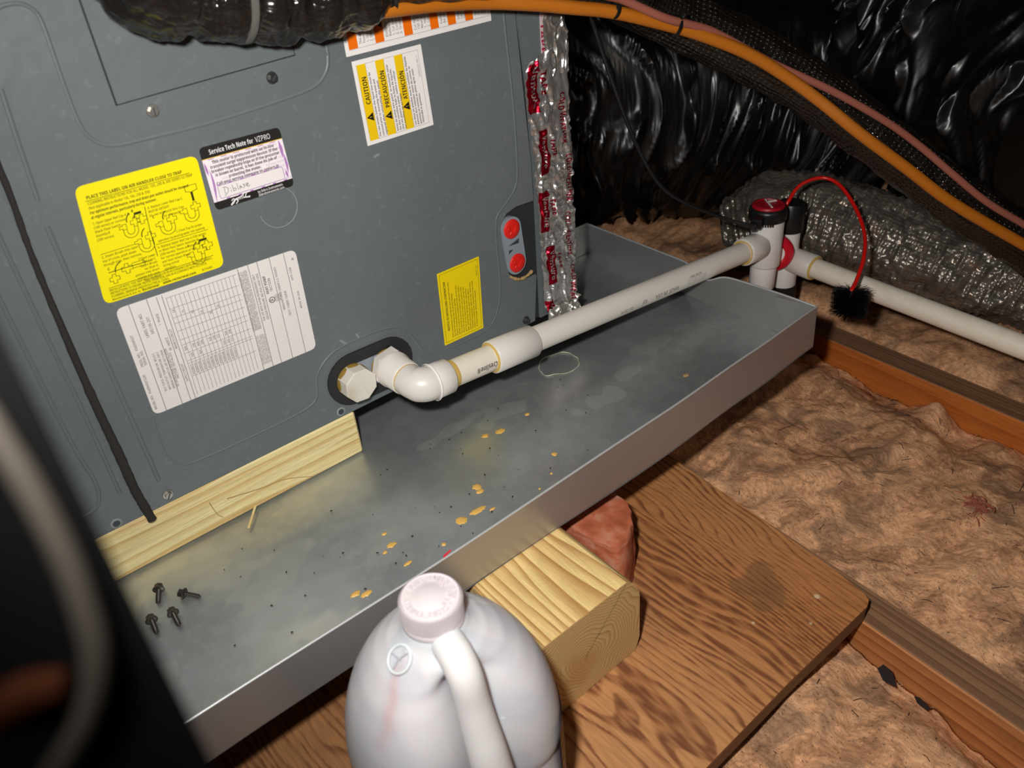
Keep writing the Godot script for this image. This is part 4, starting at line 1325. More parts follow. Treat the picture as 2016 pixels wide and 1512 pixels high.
func build_drain_pan() -> void:
	var o := thing("drain_pan", "shallow galvanized steel drain pan under the air handler, splashed with dried glue", "drain pan")
	var nu := 120
	var nv := 44
	var bottoms := []
	for layer in [0.0, -0.0012]:
		var p := PackedVector3Array()
		for k in nv:
			var z := lerpf(-0.384, -0.762, float(k) / (nv - 1))
			for a in nu:
				var x := lerpf(-0.40, pan_right(z), float(a) / (nu - 1))
				var dent := n2(x * 5.0, z * 8.0) * 0.0007
				p.append(Vector3(x, pan_floor_y(x, z) + layer + dent, z))
		var b := MB.new()
		b.grid(nu, nv, p, func(u, v): return Vector2(u, v))
		for k in b.v.size(): b.t[k] = Vector2((b.v[k].x + 0.42) / 1.2, (b.v[k].z + 0.80) / 0.42)
		if layer < 0.0: flip_grid(b, 0)
		bottoms.append(b)
	part("pan_floor", bottoms, [M.galvanized, M.galvanized_wall], o)
	# walls: outer and inner sheet, and the hem along the top
	var walls := {"front_wall": [], "side_wall": [], "back_wall": []}
	for k in 60:
		var x := lerpf(-0.40, 0.7165, k / 59.0)
		walls.front_wall.append([Vector3(x, interp(pan_curve_x, pan_low, x), -0.384), Vector3(x - 0.0035 * smoothstep(0.6, 0.7165, x), interp(pan_curve_x, pan_rim, x), -0.384), Vector3(0, 0, -1)])
	for k in 80:
		# the rim is bent down where the drain pipe crosses it
		var z := lerpf(-0.384, -0.762, k / 79.0)
		var top := lerpf(0.1538, 0.1450, smoothstep(-0.384, -0.55, z)) - 0.0135 * exp(-pow((z + 0.541) / 0.020, 2.0))
		walls.side_wall.append([Vector3(pan_right(z), pan_floor_y(0.7148, z), z), Vector3(pan_right(z) - 0.0035 * smoothstep(-0.5, -0.384, z), top, z), Vector3(-1, 0, 0)])
	for k in 20:
		var x := lerpf(0.7395, -0.40, k / 19.0)
		walls.back_wall.append([Vector3(x, PAN_Y, -0.762), Vector3(x, 0.145, -0.762), Vector3(0, 0, 1)])
	for name in walls:
		var rows: Array = walls[name]
		var b := MB.new()
		for side in [0.0, 0.0011]:
			var p := PackedVector3Array()
			for k in 5:
				for r in rows:
					p.append(r[0].lerp(r[1], k / 4.0) + r[2] * side)
			var from := b.v.size()
			b.grid(rows.size(), 5, p, func(u, v): return Vector2(u * 3.0, v * 0.15))
			if side > 0.0: flip_grid(b, from)
		var w := part(name, b, M.galvanized_wall, o)
		b = MB.new()
		b.tube(PackedVector3Array(rows.map(func(r): return r[1] + r[2] * 0.0005)), func(_t, _a): return 0.0011, 8)
		part("hemmed_rim", b, M.rim_edge, w, "bright folded top edge")
	# the corner's folded ear, lying against the inside of the side wall
	var m := MB.new()
	m.prism(PackedVector2Array([Vector2(0.002, 0.0525), Vector2(0.052, 0.0475), Vector2(0.028, 0.006)]), 0.0, 0.0013, Transform3D(Basis(Vector3(0, 0, -1), Vector3(0, 1, 0), Vector3(-1, 0, 0)), Vector3(0.7150, 0.1008, -0.3855)))
	part("folded_ear", m, M.galvanized_wall, o, "folded corner ear")
	# dried drops of glue and bits of dirt
	var r := RandomNumberGenerator.new()
	r.seed = 12
	for d in [[0.3763, -0.523, 0.0058, 0.0040], [0.3601, -0.5277, 0.0040, 0.0030], [0.4144, -0.5247, 0.0030, 0.0025], [0.3917, -0.459, 0.0030, 0.0030], [0.3070, -0.474, 0.0042, 0.0040], [0.3052, -0.4675, 0.0042, 0.0030], [0.2880, -0.4490, 0.0085, 0.0034], [0.2698, -0.4491, 0.0050, 0.0055], [0.2990, -0.4414, 0.0032, 0.0014], [0.3704, -0.4403, 0.0014, 0.0014], [0.3480, -0.4320, 0.0012, 0.0012], [0.2409, -0.4365, 0.0022, 0.0018], [0.2058, -0.4400, 0.0042, 0.0016], [0.2074, -0.4676, 0.0045, 0.0030], [0.1986, -0.4640, 0.0022, 0.0018], [0.1626, -0.4362, 0.0052, 0.0026], [0.1560, -0.4420, 0.0046, 0.0028], [0.2100, -0.4830, 0.0026, 0.0018], [0.5833, -0.4532, 0.0036, 0.0030]]:
		m = MB.new()
		var segs := 22
		var p := PackedVector3Array()
		var ph := r.randf() * 9.0
		for q in 5:
			var f := 1.0 - q / 4.0
			for a in segs + 1:
				var an := TAU * (a % segs) / segs
				var wob := 1.0 + n2(cos(an) * 1.4 + ph, sin(an) * 1.4) * 0.22
				var x: float = d[0] + cos(an) * d[2] * wob * f
				var z: float = d[1] + sin(an) * d[3] * wob * f
				p.append(Vector3(x, pan_floor_y(x, z) + 0.0003 + 0.0010 * sqrt(1.0 - f * f), z))
		m.grid(segs + 1, 5, p, func(u, v): return Vector2(u, v), true)
		for k in m.n.size(): if m.n[k].y < 0.0: m.n[k] = -m.n[k]
		part("glue_drop", m, M.foam_tan if d[0] > 0.55 else M.splatter, o)
	m = MB.new()
	var loop := []
	for k in 61:
		var an := TAU * k / 60.0
		var wob := 1.0 + n2(cos(an) * 1.2 + 5.0, sin(an) * 1.2) * 0.10
		var x := 0.503 + cos(an) * 0.0262 * wob
		var z := -0.5715 + sin(an) * 0.0205 * wob
		loop.append(Vector3(x, pan_floor_y(x, z) + 0.0005, z))
	m.tube(PackedVector3Array(loop), func(t, _a): return 0.00055 + 0.0003 * n2(t * 9.0, 4.0), 6, false)
	part("dried_ring", m, M.residue, o, "pale dried water ring")
	m = MB.new()
	for k in 70:
		var x := r.randf_range(0.06, 0.50)
		var z := r.randf_range(-0.56, -0.40)
		var s := r.randf_range(0.0005, 0.0013)
		m.box(Vector3(s * 1.6, s * 0.5, s), Transform3D(Basis(Vector3.UP, r.randf() * TAU), Vector3(x, pan_floor_y(x, z) + s * 0.35 + 0.0006, z)), s * 0.1)
	part("grit", m, M.gasket, o).set_meta("kind", "stuff")
	m = MB.new()
	m.prism(PackedVector2Array([Vector2(-0.004, -0.0005), Vector2(0.004, 0.001), Vector2(0.0045, 0.0022), Vector2(-0.003, 0.0012)]), -0.0005, 0.0005, Transform3D(Basis(Vector3.RIGHT, -0.8), Vector3(0.2140, 0.1420, -0.3850)))
	part("red_flake", m, M.red_cap, o, "red paint mark on the rim")

# ------------------------------------------------------------------ wood and brick
func build_timbers() -> void:
	# the beam that carries the air handler inside the pan
	var o := thing("support_beam", "pale yellow wooden beam in the pan, carrying the air handler's front edge", "timber")
	var m := MB.new()
	m.box(Vector3(0.66, 0.0490, 0.0890), Transform3D(Basis(), Vector3(-0.0715, 0.1258, -0.6405)), 0.0020, Vector2(0.34, 0.1))
	part("timber", m, M.pine_beam, o)
	m = MB.new()
	m.box(Vector3(0.034, 0.0012, 0.0022), Transform3D(Basis.from_euler(Vector3(0, 0.9, 0.06)), Vector3(0.135, 0.1035, -0.5880)), 0.0003)
	part("splinter", m, M.pine_beam, o)
	m = MB.new()
	for s in [[Vector3(0.105, 0.132, -0.5958), Vector3(0.108, 0.116, -0.5958), Vector3(0.112, 0.110, -0.5958)], [Vector3(0.120, 0.127, -0.5958), Vector3(0.150, 0.120, -0.5958), Vector3(0.175, 0.116, -0.5958), Vector3(0.200, 0.104, -0.5958)]]:
		m.tube(smooth_path(s, 6), func(t, _a): return 0.0005 * (1.0 - t * 0.5), 6)
	part("bark_crack", m, M.foam_tan, o)
	# the block under the pan
	o = thing("wood_block", "thick yellow wood block with visible end rings, propping the pan's front edge behind the jug", "wood block")
	var prof := PackedVector2Array([Vector2(0.2310, 0.0005), Vector2(0.2300, 0.0892), Vector2(0.2330, 0.0930), Vector2(0.3230, 0.0930), Vector2(0.3262, 0.0910), Vector2(0.3300, 0.0870), Vector2(0.3375, 0.0720), Vector2(0.3385, 0.0640), Vector2(0.3385, 0.0150), Vector2(0.3340, 0.0010)])
	var end := MB.new()
	var uv := PackedVector2Array()
	for q in prof: uv.append(Vector2((q.x - 0.228) / 0.112, 1.0 - q.y / 0.100))
	end.prism(prof, -0.3005, -0.3000, Transform3D(), false, uv)
	var side := MB.new()
	var cnt := prof.size()
	for k in cnt:
		var a := prof[k]
		var c := prof[(k + 1) % cnt]
		var nr := Vector2(c.y - a.y, -(c.x - a.x)).normalized()
		if nr.dot(a.lerp(c, 0.5) - Vector2(0.285, 0.047)) < 0.0: nr = -nr
		var along := (a - prof[0]).length()
		var w := a.distance_to(c)
		var s0 := a.x if absf(nr.y) > 0.7 else a.y + 0.4
		var s1 := c.x if absf(nr.y) > 0.7 else c.y + 0.4
		side.flat(PackedVector3Array([Vector3(a.x, a.y, -0.3004), Vector3(c.x, c.y, -0.3004), Vector3(c.x + 0.010, c.y, -0.62), Vector3(a.x + 0.010, a.y, -0.62)]), Vector3(nr.x, nr.y, 0), PackedVector2Array([Vector2(0, s0), Vector2(0, s1), Vector2(0.32, s1), Vector2(0.32, s0)]))
	part("block_body", side, M.pine_block, o)
	part("end_face", end, M.end_grain, o, "sawn end face with growth rings")
	# sheet of plywood on the joists
	var poly := PackedVector2Array([Vector2(0.600, -0.80), Vector2(0.5582, -0.4431), Vector2(0.5446, -0.3189), Vector2(0.5350, -0.2333), Vector2(0.5275, -0.1985), Vector2(0.5240, -0.1915), Vector2(0.5160, -0.1885), Vector2(0.40, -0.1915), Vector2(0.2923, -0.1916), Vector2(0.0, -0.193), Vector2(-0.45, -0.195), Vector2(-0.45, -0.80)])
	var flat := PackedVector2Array()
	for q in poly: flat.append(Vector2(q.x, -q.y))
	m = MB.new()
	var puv := PackedVector2Array()
	for q in poly: puv.append(Vector2((q.y + 0.95) / 1.2, (q.x + 0.46) / 1.08))
	m.prism(flat, -0.0035, 0.0, Transform3D(Basis(Vector3.RIGHT, Vector3(0, 0, -1), Vector3.UP), Vector3.ZERO), false, puv)
	var ed := MB.new()
	var inset := PackedVector2Array()
	for q in flat: inset.append(q * 0.999 + Vector2(0, 0.0004))
	ed.prism(inset, -0.0185, -0.0035, Transform3D(Basis(Vector3.RIGHT, Vector3(0, 0, -1), Vector3.UP), Vector3.ZERO))
	o = thing("plywood_sheet", "brown plywood sheet with strong wavy grain under the jug, block and brick", "plywood")
	part("face_veneer", m, M.plywood, o)
	part("core_plies", ed, M.plywood_edge, o)
	# broken brick
	var b := MB.new()
	var top := PackedVector2Array([Vector2(0.3560, 0.4200), Vector2(0.3600, 0.3700), Vector2(0.3640, 0.3560), Vector2(0.3690, 0.3505), Vector2(0.3790, 0.3520), Vector2(0.3912, 0.3580), Vector2(0.3985, 0.3640), Vector2(0.4030, 0.3660), Vector2(0.4110, 0.3760), Vector2(0.4150, 0.3790), Vector2(0.4185, 0.3850), Vector2(0.4215, 0.3960), Vector2(0.4225, 0.4112), Vector2(0.4250, 0.4700), Vector2(0.3560, 0.4700)])
	var rings := [[0.0005, 1.06], [0.015, 1.03], [0.030, 1.05], [0.045, 1.01], [0.0575, 1.0], [0.0600, 0.965]]
	var cen := Vector2(0.392, 0.415)
	var seg := 90
	var pts := PackedVector3Array()
	var outline := PackedVector2Array()
	var per := 0.0
	for k in top.size(): per += top[k].distance_to(top[(k + 1) % top.size()])
	for s in seg:
		var want := per * s / seg
		for k in top.size():
			var l := top[k].distance_to(top[(k + 1) % top.size()])
			if want <= l:
				outline.append(top[k].lerp(top[(k + 1) % top.size()], want / l))
				break
			want -= l
	for rg in rings:
		for s in seg + 1:
			var q: Vector2 = cen + (outline[s % seg] - cen) * (rg[1] + n2(s % seg * 0.35, rg[0] * 60.0) * 0.018)
			pts.append(Vector3(q.x, rg[0] + n2(q.x * 60.0, q.y * 60.0) * 0.0008, -q.y))
	for s in seg + 1: pts.append(Vector3(cen.x, 0.0602, -cen.y))
	b.grid(seg + 1, rings.size() + 1, pts, func(u, v): return Vector2(u * 0.35, v * 0.12), true)
	if b.n[seg * 2].dot(b.v[seg * 2] - Vector3(cen.x, 0.03, -cen.y)) < 0.0: flip_grid(b, 0)
	for k in range(b.v.size() - seg - 1, b.v.size()): b.n[k] = Vector3.UP
	for k in b.v.size():
		if absf(b.n[k].y) > 0.7: b.t[k] = Vector2(b.v[k].x, b.v[k].z)
	single("brick", b, M.brick, "broken piece of reddish brick on the plywood, half under the pan", "brick")

# ------------------------------------------------------------------ PVC drain line
func sleeve(a: Vector3, b: Vector3, r0: float, r1: float, ro: float, segs := 36) -> MB:
	# a socket: outside radius r0 -> r1 with rounded lips and an opening of radius ro at b
	var m := MB.new()
	var l := a.distance_to(b)
	m.lathe([Vector2(0.0, 0.0), Vector2(r0 - 0.0012, 0.0), Vector2(r0, 0.0012), Vector2(r1, l - 0.0012), Vector2(r1 - 0.0010, l), Vector2(ro, l), Vector2(ro, l - 0.004)], segs, axis_xf(a, b - a))
	return m

func build_drain_line() -> void:
	var o := thing("drain_line", "white plastic condensate drain line from the air handler past two upright trap fittings", "drain pipe")
	var E := Vector3(0.3030, 0.1815, -0.5410)
	var T := Vector3(0.8470, 0.1380, -0.5410)
	var d := (T - E).normalized()
	var port := Vector3(0.3010, 0.1850, AHU_Z)
	var out := (E - port).normalized()
	# hexagonal adapter screwed into the port
	var m := MB.new()
	m.lathe([Vector2(0.0150, 0.0), Vector2(0.0172, 0.001), Vector2(0.0172, 0.006), Vector2(0.0160, 0.007)], 28, axis_xf(port, out))
	var seal := part("thread_sealant", m, M.sealant, o)
	m = MB.new()
	var hexa := PackedVector2Array()
	for k in 6: hexa.append(Vector2.from_angle(TAU * (k + 0.15) / 6) * 0.0205)
	var hx := Transform3D(Basis(out.cross(Vector3.UP).normalized() * -1.0, Vector3.UP, out), port)
	m.prism(hexa, 0.005, 0.0125, hx)
	m.lathe([Vector2(0.0184, 0.0120), Vector2(0.0184, 0.0165), Vector2(0.0171, 0.0180), Vector2(0.0168, 0.0345), Vector2(0.0160, 0.0355), Vector2(0.0135, 0.0355)], 36, axis_xf(port, out))
	var ad := part("threaded_adapter", m, M.pvc_fitting, o)
	m = MB.new()
	m.lathe([Vector2(0.0150, 0.0345), Vector2(0.0158, 0.0362), Vector2(0.0150, 0.0380), Vector2(0.0135, 0.0370)], 32, axis_xf(port, out))
	part("primer_ring", m, M.primer, ad, "yellow primer ring")
	# elbow: one bend and two hubs
	m = MB.new()
	var bend := []
	var c := E + (d - out) * 0.0125
	for k in 13:
		var a := PI / 2 * k / 12.0
		bend.append(c - d * 0.0125 * cos(a) + out * 0.0125 * sin(a))
	var back := []
	back.append(bend[0] - out * 0.010)
	for p in bend: back.append(p)
	back.append(bend[12] + d * 0.006)
	m.tube(PackedVector3Array(back), func(t, _a): return 0.0155 + 0.0012 * smoothstep(0.35, 0.5, t) * smoothstep(1.1, 0.7, t), 36)
	var el := part("elbow", m, M.pvc_fitting, o)
	m = sleeve(E + d * 0.0125, E + d * 0.0330, 0.0172, 0.0170, 0.0134)
	part("hub", m, M.pvc_fitting, el)
	m = MB.new()
	m.lathe([Vector2(0.0178, 0.0), Vector2(0.0186, 0.001), Vector2(0.0178, 0.002)], 36, axis_xf(E + d * 0.0125, d))
	part("seam_ridge", m, M.pvc_white, el)
	m = MB.new()
	m.lathe([Vector2(0.0137, 0.0), Vector2(0.01375, 0.0055), Vector2(0.0134, 0.0065)], 32, axis_xf(E + d * 0.0325, d))
	part("primer_ring", m, M.primer, el, "yellow primer ring")
	# nipple, coupling and the long pipe
	m = MB.new()
	var side_n := d.cross(Vector3.UP).normalized()
	var xf_n := Transform3D(Basis(side_n * -1.0, d, side_n.cross(d) * -1.0).orthonormalized(), E + d * 0.03)
	m.lathe([Vector2(0.01335, 0.0), Vector2(0.01335, 0.075)], 32, xf_n)
	for k in m.v.size():
		var g := xf_n.affine_inverse() * m.v[k]
		m.t[k] = Vector2(m.t[k].x, g.y / 0.075)
	var np := mat("nipple_print", Color.WHITE, 0.42)
	var nim := Image.create(256, 307, false, Image.FORMAT_RGBA8)
	nim.fill(c8(238, 229, 212))
	write(nim, "Cresline®", 112, 110, 24, c8(80, 74, 70), true, 110, 1)
	nim.convert(Image.FORMAT_RGB8)
	np.albedo_texture = tex(nim)
	part("pipe_nipple", m, np, o)
	var cpl := E + d * 0.0850
	m = MB.new()
	m.lathe([Vector2(0.0134, 0.0), Vector2(0.0158, 0.0), Vector2(0.0170, 0.0012), Vector2(0.0170, 0.0528), Vector2(0.0160, 0.0540), Vector2(0.0134, 0.0540)], 40, axis_xf(cpl, d))
	var cp := part("coupling", m, M.pvc_fitting, o, "smooth white coupling sleeve")
	m = MB.new()
	m.lathe([Vector2(0.0134, -0.0012), Vector2(0.0150, -0.0010), Vector2(0.0160, 0.0006)], 32, axis_xf(cpl, d))
	part("primer_ring", m, M.primer, cp, "yellow primer ring")
	m = MB.new()
	var start := cpl + d * 0.05
	var span := start.distance_to(T)
	# v runs with the print on the pipe, u = 0 underneath the far side
	var xf := Transform3D(Basis(d.cross(Vector3.UP).normalized() * -1.0, d, d.cross(Vector3.UP).normalized().cross(d) * -1.0).orthonormalized(), start)
	m.lathe([Vector2(0.01335, 0.0), Vector2(0.01335, span - 0.015)], 40, xf)
	for k in m.t.size(): m.t[k] = Vector2(m.t[k].x, (m.t[k].y / 10.0 + 0.12) / 0.5)
	part("long_pipe", m, M.pvc_pipe, o)
	# first trap fitting: an upright body with a side socket
	m = MB.new()
	m.lathe([Vector2(0.0, 0.0735), Vector2(0.0150, 0.0735), Vector2(0.0166, 0.0755), Vector2(0.0170, 0.1070), Vector2(0.0196, 0.1085), Vector2(0.0205, 0.1100), Vector2(0.0203, 0.1760), Vector2(0.0, 0.1760)], 40, Transform3D(Basis(Vector3(0, 0, 1), -0.02), Vector3(T.x, 0, T.z)))
	var trap := part("trap_body", m, M.pvc_white, o)
	m = sleeve(T - d * 0.012, T - d * 0.0475, 0.0176, 0.0178, 0.0134)
	part("socket", m, M.pvc_fitting, trap)
	m = MB.new()
	m.lathe([Vector2(0.0134, 0.0), Vector2(0.0152, -0.0004), Vector2(0.0158, -0.0016)], 32, axis_xf(T - d * 0.0478, d))
	part("primer_ring", m, M.primer, trap, "yellow primer ring")
	# second fitting, turned to the outgoing pipe
	var P0 := Vector3(0.9026, 0.0954, -0.4926)
	var pd := (Vector3(0.8855, 0.0877, -0.2286) - P0).normalized()
	var Q := P0 - pd * 0.052
	m = MB.new()
	m.lathe([Vector2(0.0, 0.0560), Vector2(0.0172, 0.0560), Vector2(0.0180, 0.0580), Vector2(0.0178, 0.0900), Vector2(0.0168, 0.1100), Vector2(0.0160, 0.1180), Vector2(0.0160, 0.1400), Vector2(0.0, 0.1400)], 40, Transform3D(Basis(), Vector3(Q.x, 0, Q.z)))
	var trap2 := part("trap_outlet", m, M.pvc_white, o)
	m = sleeve(Q + pd * 0.006, Q + pd * 0.047, 0.0172, 0.0172, 0.0134)
	part("socket", m, M.pvc_fitting, trap2)
	m = MB.new()
	m.lathe([Vector2(0.0134, 0.0), Vector2(0.0160, -0.0002), Vector2(0.0164, 0.0014), Vector2(0.0140, 0.0026)], 32, axis_xf(Q + pd * 0.0468, pd))
	part("primer_ring", m, M.primer, trap2, "yellow primer ring")
	m = MB.new()
	m.lathe([Vector2(0.0, 0.1370), Vector2(0.0180, 0.1370), Vector2(0.0183, 0.1385), Vector2(0.0172, 0.1740), Vector2(0.0160, 0.1760), Vector2(0.0, 0.1760)], 36, Transform3D(Basis(), Vector3(Q.x, 0, Q.z)))
	part("vent_cap", m, M.black_plastic, trap2, "tall black cap")
	m = MB.new()
	m.lathe([Vector2(0.0, 0.0300), Vector2(0.0186, 0.0310), Vector2(0.0192, 0.0560), Vector2(0.0170, 0.0575)], 36, Transform3D(Basis(), Vector3(Q.x, 0, Q.z)))
	part("lower_cap", m, M.black_plastic, trap2, "black lower cap")
	var rc := Vector3(0.8745, 0.1150, -0.5420)
	m = MB.new()
	m.lathe([Vector2(0.0, 0.006), Vector2(0.0130, 0.006), Vector2(0.0150, 0.0085), Vector2(0.0225, 0.0075), Vector2(0.0245, 0.004), Vector2(0.0245, -0.005), Vector2(0.0220, -0.007), Vector2(0.0, -0.007)], 36, axis_xf(rc, Vector3(-0.8, 0.08, 0.75)))
	part("cleanout_cap", m, M.red_cap, trap2, "round red cleanout cap")
	m = MB.new()
	m.lathe([Vector2(0.0, 0.0065), Vector2(0.0120, 0.0065)], 24, axis_xf(rc, Vector3(-0.8, 0.08, 0.75)))
	part("cap_face", m, M.pvc_white, trap2)
	m = MB.new()
	var far := Q + pd * 0.62
	m.lathe([Vector2(0.01335, 0.0), Vector2(0.01335, Q.distance_to(far) - 0.02)], 36, axis_xf(Q + pd * 0.02, pd))
	part("outlet_pipe", m, M.pvc_plain, o, "long plain white pipe running off to the right")
	# float switch on the first trap
	var s := thing("float_switch", "black-collared float switch with a dark red top, on the upright white trap fitting", "float switch")
	var ax := Transform3D(Basis(), Vector3(T.x, 0, T.z))
	m = MB.new()
	m.lathe([Vector2(0.0200, 0.1725), Vector2(0.0232, 0.1730), Vector2(0.0240, 0.1750), Vector2(0.0240, 0.1850), Vector2(0.0228, 0.1885), Vector2(0.0206, 0.1895), Vector2(0.0, 0.1880)], 44, ax)
	for k in 7:
		var a := PI * 0.95 - 0.12 * k
		m.box(Vector3(0.0030, 0.0150, 0.0018), Transform3D(Basis(Vector3.UP, -a), Vector3(T.x + cos(a) * 0.0242, 0.1780, T.z + sin(a) * 0.0242)), 0.0005)
	part("collar", m, M.black_plastic, s)
	m = MB.new()
	m.box(Vector3(0.020, 0.0130, 0.0140), Transform3D(Basis(Vector3.UP, 0.35), Vector3(T.x - 0.0300, 0.1790, T.z + 0.006)), 0.0020)
	m.box(Vector3(0.010, 0.0090, 0.0090), Transform3D(Basis(Vector3.UP, 0.35), Vector3(T.x - 0.0440, 0.1785, T.z + 0.010)), 0.0020)
	part("wire_boss", m, M.black_plastic, s)
	m = MB.new()
	m.lathe([Vector2(0.0205, 0.1885), Vector2(0.0205, 0.1920), Vector2(0.0195, 0.1930), Vector2(0.0165, 0.1932), Vector2(0.0160, 0.1922), Vector2(0.0, 0.1922)], 44, ax)
	part("red_top", m, M.red_rubber, s, "dark red top disc")
	m = MB.new()
	m.box(Vector3(0.0300, 0.0016, 0.0022), Transform3D(Basis(Vector3.UP, 0.9), Vector3(T.x, 0.1930, T.z)), 0.0005)
	m.box(Vector3(0.0130, 0.0016, 0.0050), Transform3D(Basis(Vector3.UP, -0.5), Vector3(T.x + 0.009, 0.1930, T.z - 0.002)), 0.0005)
	part("raised_lettering", m, M.pvc_fitting, s)
	# its wire, coming down from the roof
	m = MB.new()
	m.tube(smooth_path([Vector3(0.5600, 0.60, -0.5850), Vector3(0.5660, 0.50, -0.5790), Vector3(0.5729, 0.4585, -0.5774), Vector3(0.5848, 0.4385, -0.5818), Vector3(0.5957, 0.4110, -0.5809), Vector3(0.6261, 0.3541, -0.5859), Vector3(0.6592, 0.2988, -0.5902), Vector3(0.6913, 0.2520, -0.5872), Vector3(0.7283, 0.2209, -0.5785), Vector3(0.7737, 0.1933, -0.5580), Vector3(0.7930, 0.1830, -0.5400), Vector3(0.8020, 0.1790, -0.5310)], 10), func(_t, _a): return 0.0023, 10)
	single("switch_wire", m, M.black_plastic, "thin black wire hanging in front of the black duct down to the float switch", "wire")
	# cleaning brush
	var br := thing("cleaning_brush", "black bristle brush on a curved red wire handle, hooked on the second trap fitting", "brush")
	m = MB.new()
	var bp := smooth_path([Vector3(0.8870, 0.1690, -0.5440), Vector3(0.8935, 0.1823, -0.5414), Vector3(0.9128, 0.1976, -0.5395), Vector3(0.9370, 0.2037, -0.5261), Vector3(0.9422, 0.1989, -0.5031), Vector3(0.9280, 0.1816, -0.4695), Vector3(0.9048, 0.1596, -0.4389), Vector3(0.8727, 0.1426, -0.4191), Vector3(0.8453, 0.1250, -0.4103), Vector3(0.8334, 0.1202, -0.4078), Vector3(0.8325, 0.1175, -0.4070)], 8)
	m.tube(bp, func(_t, _a): return 0.0024, 12)
	part("wire_handle", m, M.brush_red, br)
	m = MB.new()
	var r := RandomNumberGenerator.new()
	r.seed = 77
	var b0 := Vector3(0.8325, 0.1195, -0.4070)
	var bdir := Vector3(-0.12, -1.0, 0.06).normalized()
	var s0 := bdir.cross(Vector3.RIGHT).normalized()
	var s1 := bdir.cross(s0)
	for k in 1700:
		var h := r.randf()
		var a := r.randf() * TAU
		var l := r.randf_range(0.018, 0.0235)
		var root_at := b0 + bdir * (h * 0.030)
		var to: Vector3 = (s0 * cos(a) + s1 * sin(a) + bdir * r.randf_range(-0.25, 0.25)).normalized()
		var w := 0.00036
		var side := to.cross(bdir).normalized()
		var tip := root_at + to * l
		m.flat(PackedVector3Array([root_at - side * w, root_at + side * w, tip + side * w * 0.6, tip - side * w * 0.6]), bdir * -1.0)
		m.flat(PackedVector3Array([root_at - bdir * w, root_at + bdir * w, tip + bdir * w * 0.6, tip - bdir * w * 0.6]), side)
	part("bristles", m, M.bristle, br).set_meta("kind", "stuff")
	m = MB.new()
	m.tube(PackedVector3Array([b0, b0 + bdir * 0.030]), func(_t, _a): return 0.0055, 12)
	part("bristle_core", m, M.bristle, br)

